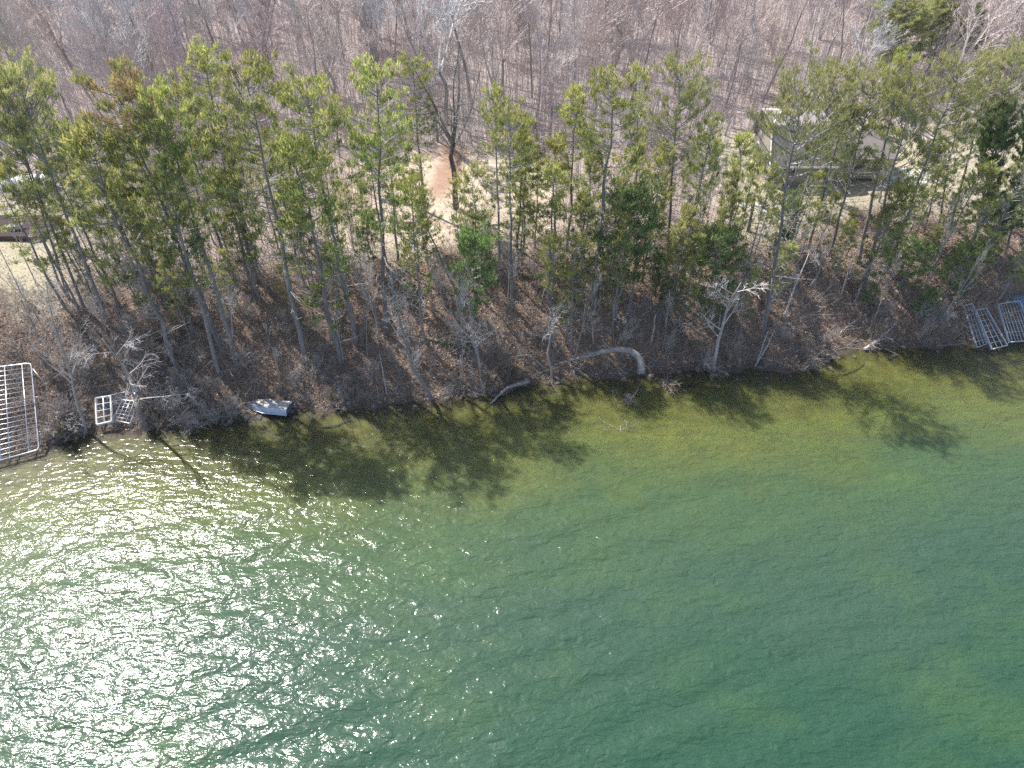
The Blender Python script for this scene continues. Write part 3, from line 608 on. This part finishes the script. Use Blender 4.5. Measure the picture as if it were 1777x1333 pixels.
# ------------------------------------------------------------------ fallen wood
def log(name, pix, rs, m, label, cat='log', lift=None, twigs=0, seed=1, side=7):
    """pix: list of (px,py,height above ground)"""
    P = [at(x, y, z)for x, y, z in pix]; q = []; rr = []
    for i in range(len(P)-1):
        for k in range(4):
            q.append(P[i].lerp(P[i+1], k/4)); rr.append(rs[i]+(rs[i+1]-rs[i])*k/4)
    q.append(P[-1]); rr.append(rs[-1])
    r = random.Random(seed)
    q2 = [q[0]]+[(q[i-1]+q[i]*2+q[i+1])/4 for i in range(1, len(q)-1)]+[q[-1]]
    q2 = [p+Vector((r.uniform(-.03, .03), r.uniform(-.03, .03), r.uniform(-.02, .03))) for p in q2]
    mb = MB(); mb.tube(q2, rr, side); o = q2[0].copy()
    e = empty(name, o, label, cat)
    mb.V = [v-np.array(o) for v in mb.V]; mb.build('trunk', m, e, True)
    if twigs:
        segs = []
        for k in range(twigs):
            i = r.randrange(len(q2)//4, len(q2)-1); b = q2[i].lerp(q2[i+1], r.random())-o; d = (q2[i+1]-q2[i]).normalized()
            dd = (d*.6+Vector((r.uniform(-1, 1), r.uniform(-1, 1), r.uniform(-.5, .9)))).normalized(); Lk = r.uniform(.5, 1.7)
            e1 = b+dd*Lk; rad = max(.02, rr[i]*.3); segs.append((*b, *e1, rad, rad*.5))
            for j in range(4):
                c = b.lerp(e1, r.uniform(.4, 1)); f = c+(dd+Vector((r.uniform(-.9, .9), r.uniform(-.9, .9), r.uniform(-.5, .8)))).normalized()*Lk*.5; segs.append((*c, *f, rad*.45, rad*.2))
        Vv, Q = prisms(segs, 4); link('branches', np_mesh('branches', Vv, [Q], [m]), e)
    return e
log('fallen_log', [(1140,430,.3),(1050,437,.35),(980,470,.3),(900,482,.2)], [.26,.24,.17,.08], M['mosslog'], 'long mossy fallen log lying across the upper bank, centre right', twigs=8)
log('fallen_log', [(822,606,.15),(790,600,.2),(740,588,.2),(700,578,.2)], [.2,.15,.1,.05], M['mosslog'], 'short yellowish mossy log ending at a slim trunk in the middle of the bank', twigs=6, seed=3)
log('arching_fallen_tree', [(1113,648,.0),(1113,632,.5),(1106,617,1.),(1092,608,1.35),(1068,606,1.4),(1036,613,1.1),(1000,623,.6),(965,633,.3)], [.38,.34,.30,.27,.24,.20,.14,.05], M['driftwood'], 'thick grey fallen trunk arching over the waterline', twigs=12, seed=4)
log('fallen_branch', [(945,640,.3),(918,614,1.),(885,622,1.),(845,648,.3)], [.1,.08,.06,.02], M['driftwood'], 'slim grey branch arching above the waterline left of the thick arching trunk', twigs=10, seed=5)
log('driftwood_log', [(918,662,.5),(880,672,.4),(862,690,.2),(846,706,.0)], [.16,.13,.10,.04], M['driftwood'], 'curved grey log sliding into the water from the bank', seed=6)
log('snag', [(1112,668,.15),(1090,700,.5),(1079,762,.8),(1076,738,1.4)], [.05,.04,.04,.02], M['driftwood'], 'white branching dead snag sticking out of the water', 'snag', twigs=9, seed=8)
log('fallen_tree', [(1500,606,.2),(1520,592,.6),(1545,572,1.2)], [.16,.10,.04], M['palebark'], 'white dead branching treetop lying at the waterline left of the dock frames', 'log', twigs=14, seed=9)
log('fallen_branch', [(1458,578,.3),(1475,563,.4),(1492,552,.4)], [.06,.05,.03], M['palebark'], 'pale straight branch leaning on the bank right of the tan bush', seed=10)
log('leaning_pole', [(1311,636,.0),(1324,600,1.),(1334,573,1.5)], [.06,.05,.03], M['palebark'], 'left one of two thin white poles leaning out from the waterline', 'pole', seed=11)
log('leaning_pole', [(1310,637,.0),(1328,607,1.),(1345,573,1.5)], [.06,.05,.03], M['palebark'], 'right one of two thin white poles leaning out from the waterline', 'pole', seed=12)
log('birch_stem', [(671,684,.0),(665,645,1.),(658,612,2.)], [.055,.045,.02], M['palebark'], 'thin white birch stem standing at the waterline left of the bent tree', 'stem', seed=13)
log('birch_stem', [(1360,552,.1),(1378,500,1.6),(1404,440,3.2)], [.10,.08,.03], M['palebark'], 'white birch stem leaning right on the bank below the house lawn', 'stem', seed=14, twigs=8)
log('birch_stem', [(1460,510,.1),(1472,470,1.5),(1486,432,2.5)], [.09,.07,.03], M['palebark'], 'short pale leaning stem right of the white birch', 'stem', seed=15, twigs=6)
log('dead_trunk', [(1298,402,.0),(1304,370,1.6),(1309,336,3.4)], [.16,.14,.12], M['pinebark'], 'broken off standing trunk left of the house lawn', 'dead tree', seed=16)
log('dead_trunk', [(1128,602,.0),(1134,575,1.2),(1138,545,2.6)], [.10,.08,.05], M['driftwood'], 'thin grey broken stem right of the arching trunk', 'dead tree', seed=17)
log('fallen_log', [(265,470,.2),(290,452,.3),(300,438,.3)], [.1,.12,.1], M['mosslog'], 'short dark reddish log lying among the left hand trunks', seed=18)
log('fallen_log', [(282,534,.2),(310,522,.25),(330,512,.2)], [.16,.14,.08], M['mosslog'], 'dark rotten log on the left part of the bank', seed=19, twigs=4)
log('fallen_log', [(1265,408,.15),(1245,392,.15),(1236,384,.15)], [.10,.09,.07], M['palebark'], 'pale straight log on the upper bank left of the house lawn', seed=20)
for k, (a, b) in enumerate([((560,742),(610,728)),((700,730),(742,712)),((905,712),(960,700)),((1180,668),(1225,662)),((1460,650),(1500,632)),((300,772),(345,760))]):
    log('sunken_log', [(*a, .06), ((a[0]+b[0])/2, (a[1]+b[1])/2+3, .08), (*b, .06)], [.11, .10, .05], M['darkbark'], ['dark sunken log under the water right of the rowboat','dark sunken log under the water below the bent tree','dark sunken log below the curved driftwood','dark sunken log near the fan shaped tree','dark sunken log under the water left of the white dead treetop','dark sunken log in the water left of the rowboat'][k], seed=40+k, twigs=3)
# ------------------------------------------------------------------ boat
def rowboat():
    b = at_z(427, 702, .25); s = at_z(505, 714, .25); v = s-b; Ln = v.length
    o = empty('rowboat', (b.x, b.y, .12), 'overturned aluminium rowboat with leaf stained pale bottom at the waterline', 'boat')
    o.rotation_euler = (R(-6), R(-3), math.atan2(v.y, v.x))
    n = 16; G = []; B = []
    for i in range(n+1):
        t = i/n; wg = .70*min(1, (t*2.1+.02))**.62*(1-.10*max(0, t-.6)); wb = wg*(.80 if t > .2 else .80*(t/.2)**.4+.0)
        zb = .52*(1-(1-min(1, t/.28))**2.4*.85); x = t*Ln
        G.append((x, wg, .02)); B.append((x+(.10 if t < .01 else 0), wb, zb))
    side = MB(); bot = MB()
    for sg in (1, -1):
        rows = []
        for i in range(n+1):
            g, bb = G[i], B[i]; rows.append([(g[0], sg*g[1], g[2]), (g[0], sg*(g[1]*.72+bb[1]*.28+.02), g[2]+(bb[2]-g[2])*.45), (bb[0], sg*bb[1], bb[2])])
        V = [p for r_ in rows for p in r_]; Fs = [[i*3+j, (i+1)*3+j, (i+1)*3+j+1, i*3+j+1] for i in range(n) for j in range(2)]
        side.add(V, Fs)
    V = []; Fs = []
    for i in range(n+1):
        x, wv, z = B[i]
        for j in range(9): u = j/4-1; V.append((x, u*wv, z+.035*(1-u*u)))
    for i in range(n):
        for j in range(8): Fs.append([i*9+j, (i+1)*9+j, (i+1)*9+j+1, i*9+j+1])
    bot.add(V, Fs)
    m, t, out = mat('stained_boat_bottom'); c = ramp(t, noise(t, 3.5, 6, .7, objco(t)), [(.35, (.20,.17,.13)), (.5, (.55,.50,.46)), (.68, (.72,.69,.66))]); pbr(t, out, c, .6, .15)
    m2 = simple('shade_blue_hull', [(.3, (.36,.44,.60)), (.7, (.50,.58,.74))], 5, .4, .3, bs=.05)  # bluish shade on the boat's side is put into the hull colour
    side.build('hull_side', m2, o, True); bot.build('hull_bottom', m, o, True)
    tb = MB(); g, bb = G[-1], B[-1]; tb.add([(g[0], -g[1], g[2]), (g[0], g[1], g[2]), (bb[0], bb[1], bb[2]), (bb[0], 0, bb[2]+.035), (bb[0], -bb[1], bb[2])], [[0,1,2,3],[0,3,4]]); tb.build('transom', simple('shaded_transom', [(.3, (.06,.09,.13)), (.7, (.10,.14,.19))], 5, .5), o)  # transom colour is dark because the shade on the stern is painted in
    for sg in (1, -1):
        r_ = MB(); r_.tube([(g[0], sg*(g[1]+.01), g[2]) for g in G], .025, 6); r_.build('gunwale', M['alum'], o, True)
    for y in (-.36, 0, .36):
        k = MB(); k.tube([(B[i][0], y*min(1, B[i][1]/.5), B[i][2]+.045*(1-(y/.6)**2)) for i in range(4, n+1)], .018, 5); k.build('keel_strip', M['alum'], o, True)
rowboat()
# ------------------------------------------------------------------ dock frames
def gframe(name, C, nx, ny, rad, m, label, cat='dock frame', legs=(), thick=.12, inner=(), double=True):
    """C: 4 corner points (bl, br, tr, tl) in the world"""
    o = empty(name, C[0], label, cat); C = [c-C[0] for c in C]
    P = lambda u, v: C[0].lerp(C[1], u).lerp(C[3].lerp(C[2], u), v)
    nrm = (C[1]-C[0]).cross(C[3]-C[0]).normalized()
    if nrm.z < 0: nrm = -nrm
    f = MB(); c = .06; ring = [(c,0),(1-c,0),(1-c*.3,c*.1),(1,c*.6),(1,1-c*.6),(1-c*.3,1-c*.1),(1-c,1),(c,1),(c*.3,1-c*.1),(0,1-c*.6),(0,c*.6),(c*.3,c*.1),(c,0)]
    f.tube([P(u, v) for u, v in ring], rad*1.5, 6)
    f.build('outer_frame', m, o, True)
    if double:
        g = MB(); g.tube([P(u, v)-nrm*thick for u, v in ring], rad, 6); g.build('lower_frame', m, o, True)
    for i in range(1, ny):
        b = MB(); b.tube([P(.01, i/ny), P(.99, i/ny)], rad*.75, 5); b.build('crossbar', m, o, True)
    for u in nx:
        b = MB(); b.tube([P(u, .0), P(u, 1.)], rad*1.1, 6); b.build('stringer', m, o, True)
    for (u, v, du, dv, ln) in legs:
        b = MB(); q = P(u, v); e = P(u+du, v+dv)-nrm*ln; b.tube([q, e], rad*.9, 6); b.build('leg', m, o, True)
    return o
A = lambda x, y, z: at(x, y, z)
gframe('metal_dock', [A(-62,816,.55), A(68,780,.55), A(54,630,.7), A(-62,644,.7)], [.18,.48,.60,.86], 19, .035, M['alum'], 'large aluminium dock frame lying on the bank at the left edge', legs=[(1,.2,.12,0,.5),(1,.6,.15,.0,.6),(1,.95,.18,-.25,.5),(1,.42,.1,.05,.5)])
gframe('metal_dock', [A(168,737,.7), A(194,731,.7), A(192,687,1.), A(166,691,1.)], [.5], 4, .05, M['whitepaint'], 'small white painted frame of six openings standing by the left shore', legs=[(0,0,0,0,.7),(1,0,0,0,.7)])
gframe('boat_ramp', [A(196,729,.5), A(226,735,.4), A(240,697,.8), A(212,694,.8)], [.25,.5,.75], 6, .03, M['alum'], 'narrow metal dock section with ladder bars right of the white frame', legs=[(0,0,0,-.1,.6),(1,0,0,-.1,.6)])
gframe('dock_section', [A(172,708,.45), A(216,698,.45), A(219,680,.7), A(192,686,.7)], [.5], 7, .028, M['greymetal'], 'dark slatted dock section lying behind the white frame', double=False)
gframe('metal_dock', [A(1696,603,.45), A(1713,597,.45), A(1688,527,.7), A(1673,530,.7)], [.33,.66], 8, .028, M['greymetal'], 'narrow grey dock frame, left one of the pair at the right shore', legs=[(0,.02,0,0,.5),(1,.02,0,0,.5)])
gframe('metal_dock', [A(1722,606,.5), A(1749,599,.5), A(1712,535,.8), A(1694,538,.8)], [.33,.66], 7, .032, M['alum'], 'wider pale dock frame, right one of the pair at the right shore', legs=[(0,.02,0,0,.5),(1,.02,0,0,.5)])
lf = gframe('boat_lift', [A(1752,594,.8), A(1795,590,.8), A(1770,522,1.6), A(1732,528,1.6)], [.12,.24,.36,.5,.64,.76,.88], 4, .035, M['greymetal'], 'grey boat lift with close set rails at the right edge', 'boat lift', legs=[(0,0,0,0,.9),(0,.5,0,0,1.),(1,0,0,0,.9)])
mb = MB(); p = A(1775,525,.9)
n = 10; V = []
for i in range(n+1):
    for j in range(n+1):
        u, v = i/n, j/n; V.append((p.x-.7+u*4, p.y-.8+v*1.9, p.z+.35*math.sin(u*3.14)**.5*math.sin(v*3.14)**.5+.05*math.sin(u*17+v*5)))
mb.add(V, [[i*(n+1)+j, (i+1)*(n+1)+j, (i+1)*(n+1)+j+1, i*(n+1)+j+1] for i in range(n) for j in range(n)])
tag(mb.build('tarp', simple('blue_tarp', [(.3, (.10,.17,.23)), (.7, (.20,.30,.38))], 3, .5, bs=.3, bd=.05), None, True), 'light blue tarp behind the boat lift at the right edge', 'tarp')
# ------------------------------------------------------------------ house
def house():
    c = at(1333, 322); x0, y0, z0 = c.x, c.y, c.z-.05
    o = empty('house', (x0, y0, z0), 'tan house with brown barn style roof and low wing behind the right hand pines', 'house')
    wallm = simple('tan_siding', [(.3, (.30,.27,.22)), (.7, (.42,.38,.32))], 3, .85, stretch=(.2,.2,8), bs=.3)
    roofm = simple('brown_shingle', [(.3, (.27,.23,.22)), (.5,(.34,.30,.285)), (.7, (.42,.37,.355))], 7, .9, stretch=(.5,5,5), bs=.5)
    stone = simple('stone_base', [(.3, (.18,.17,.16)), (.7, (.36,.34,.31))], 5, .9, bs=.8)
    trim = simple('pale_trim', [(.3, (.75,.73,.70)), (.7, (.82,.80,.77))], 5, .6, bs=0)
    gls = simple('window_glass', [(.3, (.02,.025,.03)), (.7, (.04,.045,.05))], 3, .08, spec=.8, bs=0)
    Wd, D = 6.2, 7.2
    b = MB(); b.box((Wd/2, D/2, 1.45), (Wd, D, 2.3)); 
    prof = [(0, 2.5), (1.6, 5.4), (D/2, 6.1), (D-1.6, 5.4), (D, 2.5)]
    for x in (0, Wd):
        b.add([(x, y, z) for y, z in prof], [[0, 1, 2, 3], [0, 3, 4]]) if x else b.add([(x, y, z) for y, z in prof], [[3, 2, 1, 0], [4, 3, 0]])
    b.build('wall', wallm, o)
    b = MB(); b.box((Wd/2, D/2, .15), (Wd+.1, D+.1, .5)); b.build('foundation', stone, o)
    rp = [(-.5, 2.2), (1.6, 5.5), (D/2, 6.22), (D-1.6, 5.5), (D+.5, 2.2)]; r_ = MB()
    xs = [(-.45, Wd+.45), (-.45, Wd+.45), (.9, Wd-.6), (-.45, Wd+.45), (-.45, Wd+.45)]
    V = [(xs[i][k], y, z) for i, (y, z) in enumerate(rp) for k in (0, 1)]+[(xs[i][k], y, z-.12) for i, (y, z) in enumerate(rp) for k in (0, 1)]
    Fs = [[2*i, 2*i+1, 2*i+3, 2*i+2] for i in range(4)]+[[10+2*i+2, 10+2*i+3, 10+2*i+1, 10+2*i] for i in range(4)]+[[2, 4, 6], [7, 5, 3]]
    r_.add(V, Fs); r_.build('roof', roofm, o)
    t = MB()
    for x in (-.47,):
        t.tube([(x if i != 2 else .88, y, z-.04) for i, (y, z) in enumerate(rp)], .09, 4)
    t.build('rake_trim', trim, o)
    t = MB(); t.box((Wd/2, -.5, 2.16), (Wd+.9, .06, .16)); t.build('fascia', trim, o)
    for x, wv, z, h in ((1.6, 1.3, 1.4, 1.1), (4.6, 1.8, 1.3, 1.4)):
        f = MB(); f.box((x, -.03, z), (wv+.2, .08, h+.2)); ff = f.build('window', trim, o); g = MB(); g.box((x, -.06, z), (wv, .07, h)); g.build('pane', gls, ff)
    for y in (1.9, 5.2):
        f = MB(); f.box((-.03, y, 1.5), (.08, 1.1, 1.2)); ff = f.build('window', trim, o); g = MB(); g.box((-.06, y, 1.5), (.07, .9, 1.)); g.build('pane', gls, ff)
    # low wing
    b = MB(); b.box((Wd+2.85, 4.2, 1.4), (5.6, 6, 2.4)); b.build('wing_wall', wallm, o)
    r_ = MB(); a0, a1 = Wd+.1, Wd+6.2; V = [(a0, .7, 2.45), (a1, .7, 2.45), (a0, 4.2, 3.9), (a1, 4.2, 3.9), (a0, 7.7, 2.45), (a1, 7.7, 2.45)]; V += [(x, y, z-.12) for x, y, z in V]
    r_.add(V, [[0,1,3,2],[2,3,5,4],[8,9,7,6],[10,11,9,8],[1,0,6,7],[4,5,11,10]]); r_.add([(a1-.4, .9, 2.4), (a1-.4, 7.5, 2.4), (a1-.4, 4.2, 3.75)], [[0,1,2]]); r_.build('wing_roof', simple('dark_shingle', [(.3, (.15,.13,.125)), (.7, (.25,.22,.21))], 7, .9, stretch=(.5,5,5), bs=.5), o)
    for x in (Wd+1.2, Wd+2.9, Wd+4.6):
        f = MB(); f.box((x, 1.17, 1.5), (1.35, .08, 1.3)); ff = f.build('window', trim, o); g = MB(); g.box((x, 1.14, 1.5), (1.15, .07, 1.1)); g.build('pane', gls, ff)
house()
pv = simple('pale_concrete', [(.3, (.50,.49,.48)), (.7, (.66,.65,.64))], 2, .9)
mb = MB(); c = at(1572, 306); th = np.linspace(0, 6.28, 17)[:-1]
mb.add([(c.x+3*math.cos(t)*(1+.1*math.sin(3*t)), c.y+1.7*math.sin(t), hz(c.x+3*math.cos(t), c.y+1.7*math.sin(t))+.04) for t in th]+[(c.x, c.y, hz(c.x, c.y)+.05)], [[i, (i+1) % 16, 16] for i in range(16)])
tag(mb.build('patio', pv), kind='structure')
# stones, fire pit, benches
def rocks(px, py, n, spread, size, m, label, cat, group=None, kind=None, seed=1):
    r = random.Random(seed); c = at(px, py)
    for k in range(n):
        x, y = c.x+r.uniform(-1, 1)*spread, c.y+r.uniform(-.7, .7)*spread; s = size*r.uniform(.6, 1.3)
        import bmesh
        bm = bmesh.new(); bmesh.ops.create_icosphere(bm, subdivisions=2, radius=1)
        for v in bm.verts:
            q = v.co; f = 1+.18*math.sin(q.x*5+k)+.14*math.sin(q.y*6+k*2)+.1*math.sin(q.z*7+k); v.co = Vector((q.x*s*f*1.2, q.y*s*f, q.z*s*f*.6))
        me = bpy.data.meshes.new('rock'); bm.to_mesh(me); bm.free(); me.materials.append(m)
        tag(link('rock', me, None, (x, y, hz(x, y)+s*.15)), label, cat, group)
rk = simple('pale_stone', [(.3, (.38,.37,.36)), (.7, (.68,.66,.64))], 3, .9, bs=.6)
dkr = simple('dark_stone', [(.3, (.07,.065,.06)), (.7, (.22,.20,.18))], 3, .9, bs=.6)
rocks(1314, 364, 9, 1.3, .32, rk, 'pale stone in the heap beside the house lawn', 'stone', 'pale stones heaped beside the house lawn')
rocks(1436, 386, 8, .7, .18, dkr, 'dark stone of the fire ring on the house lawn', 'stone', 'stones of the fire ring', seed=2)
r_ = random.Random(31)
for k in range(150):
    x = r_.uniform(-46, 58); y = float(shore(x))+r_.uniform(-1.1, .9); s = r_.uniform(.08, .26)
    if k == 0:
        import bmesh
        bm = bmesh.new(); bmesh.ops.create_icosphere(bm, subdivisions=2, radius=1)
        for v in bm.verts:
            q = v.co.copy(); f = 1+.2*math.sin(q.x*4)+.15*math.sin(q.y*5+1); v.co = Vector((q.x*f*1.2, q.y*f, q.z*f*.6))
        rme = bpy.data.meshes.new('rock'); bm.to_mesh(rme); bm.free(); rme.materials.append(dkr)
    ob = link('rock', rme, None, (x, y, hz(x, y)+s*.1)); ob.scale = (s, s, s); ob.rotation_euler = (r_.uniform(-.3, .3), 0, r_.uniform(0, 6)); tag(ob, 'small dark stone at the waterline', 'stone', 'stones along the waterline')
wood = simple('dark_wood', [(.3, (.04,.03,.025)), (.7, (.10,.08,.06))], 4, .8)
def bench(px, py, label):
    c = at(px, py); o = empty('wooden_bench', (c.x, c.y, hz(c.x, c.y)), label, 'bench')
    b = MB(); b.box((0, 0, .42), (1.3, .4, .07)); b.build('seat', wood, o)
    for x in (-.5, .5): b = MB(); b.box((x, 0, .19), (.1, .34, .4)); b.build('leg', wood, o)
bench(701, 394, 'low dark bench on the lawn, left one of two behind the small dark pine'); bench(711, 394, 'low dark bench on the lawn, right one of two, left of the slanting pine')
# ------------------------------------------------------------------ deck, trailer and clutter at the left
def deck():
    p = at(-40, 420); q = at(76, 418); r2 = at(72, 378)
    x0, x1, y0, y1 = p.x, q.x, q.y, r2.y; z = hz(q.x-2, y0)+.45
    o = empty('wooden_deck', (x0, y0, z), 'dark red brown plank deck at the left edge above the lawn', 'deck')
    red = simple('red_brown_planks', [(.3, (0.035,0.021,0.021)), (.5, (0.059,0.035,0.034)), (.7, (0.105,0.070,0.066))], 2, .85, stretch=(.4, 6, 1), bs=.3)
    n = int((y1-y0)/.16)
    b = MB()
    for i in range(n): b.box(((x1-x0)/2, (i+.5)*(y1-y0)/n, .0), (x1-x0, (y1-y0)/n-.02, .05))
    b.build('planking', red, o)
    b = MB(); b.box(((x1-x0)/2, -.02, -.25), (x1-x0, .05, .42)); b.build('skirt', red, o)
    for k in range(6): b = MB(); b.box(((x1-x0)*k/5.2+.2, .3, -.55), (.12, .12, 1.)); b.build('post', red, o)
    return x0, x1, y0, y1, z+.03
dx0, dx1, dy0, dy1, dz = deck()
def chair(px, py, label):
    c = at(px, py, .45); o = empty('garden_chair', (c.x, c.y, dz), label, 'chair', 'white garden chairs on the deck'); m = M['whitepaint']
    b = MB(); b.tube([(-.27,-.25,.42),(.27,-.25,.42),(.27,.27,.40),(-.27,.27,.40),(-.27,-.25,.42)], .025, 5); b.build('seat_frame', m, o)
    b = MB(); b.tube([(-.27,.27,.4),(-.27,.42,.95),(.27,.42,.95),(.27,.27,.4)], .025, 5)
    b.build('back_frame', m, o)
    b = MB(); b.box((0, 0, .41), (.5, .5, .02)); b.build('seat', simple('grey_mesh', [(.3, (.2,.22,.24)), (.7, (.3,.32,.34))], 9), o)
    for x in (-.27, .27):
        for y in (-.25, .27): b = MB(); b.tube([(x, y, .42), (x*1.1, y*1.1, 0)], .022, 5); b.build('leg', m, o)
chair(22, 397, 'white framed garden chair on the deck, left of two'); chair(34, 397, 'white framed garden chair on the deck, right of two')
def trailer():
    a = at(6, 343); b_ = at(88, 343); z = hz(a.x, a.y); Ln = b_.x-a.x
    o = empty('covered_trailer', (a.x, a.y, z), 'long low trailer under a rounded white cover at the left edge', 'trailer')
    mb = MB(); n = 20; V = []; Wd = 2.2
    for i in range(n+1):
        u = i/n; e = min(1, math.sin(math.pi*min(max(u, .02), .98))*3)**.5
        for j in range(9):
            t = math.pi*j/8; V.append((u*Ln, Wd/2-math.cos(t)*Wd/2, .95+math.sin(t)**.6*.75*e+.05*math.sin(u*40)*math.sin(t)))
    mb.add(V, [[i*9+j, (i+1)*9+j, (i+1)*9+j+1, i*9+j+1] for i in range(n) for j in range(8)]); mb.build('cover', simple('white_cover', [(.3, (.62,.63,.65)), (.7, (.80,.80,.82))], 2, .4, bs=.3, bd=.05), o, True)
    mb = MB(); mb.box((Ln/2, Wd/2, .72), (Ln*.94, Wd*.9, .46)); mb.build('bed', simple('dark_body', [(.3, (.06,.07,.08)), (.7, (.13,.15,.16))], 3, .5), o)
    for x in (.3, .5):
        for y in (.05, Wd-.05):
            w_ = MB(); w_.tube([(Ln*x, y-.11, .33), (Ln*x, y+.11, .33)], .33, 14); w_.build('wheel', simple('tyre', [(.3, (.02,.02,.02)), (.7, (.04,.04,.04))], 3), o)
    mb = MB(); mb.tube([(Ln*.97, Wd/2, .6), (Ln+.9, Wd/2, .5)], .05, 6); mb.build('drawbar', M['greymetal'], o)
trailer()
c = at(103, 388); mb = MB(); mb.box((0,0,.22), (.62,.4,.36)); mb.box((0,0,.43),(.66,.44,.07)); o = mb.build('cooler_box', simple('red_plastic', [(.3, (.40,.02,.04)), (.7, (.50,.03,.06))], 3, .4), None); o.location = (c.x, c.y, hz(c.x, c.y)); tag(o, 'small red box standing between the big left hand trunks', 'box')
mb = MB(); mb.tube([(-.15,0,.43),(-.15,0,.56),(.15,0,.56),(.15,0,.43)], .02, 5); mb.build('handle', M['whitepaint'], o)


# ------------------------------------------------------------------ air
m = bpy.data.materials.new('air'); m.use_nodes = True; t = m.node_tree
for n in list(t.nodes): t.nodes.remove(n)
o_ = t.nodes.new('ShaderNodeOutputMaterial'); v = t.nodes.new('ShaderNodeVolumePrincipled'); v.inputs['Density'].default_value = .0002
v.inputs['Color'].default_value = (.9, .93, 1., 1); t.links.new(v.outputs[0], o_.inputs['Volume'])
mb = MB(); mb.box((0, 0, 24), (1990, 1990, 66)); tag(mb.build('haze', m), 'thin pale haze', None, kind='stuff')
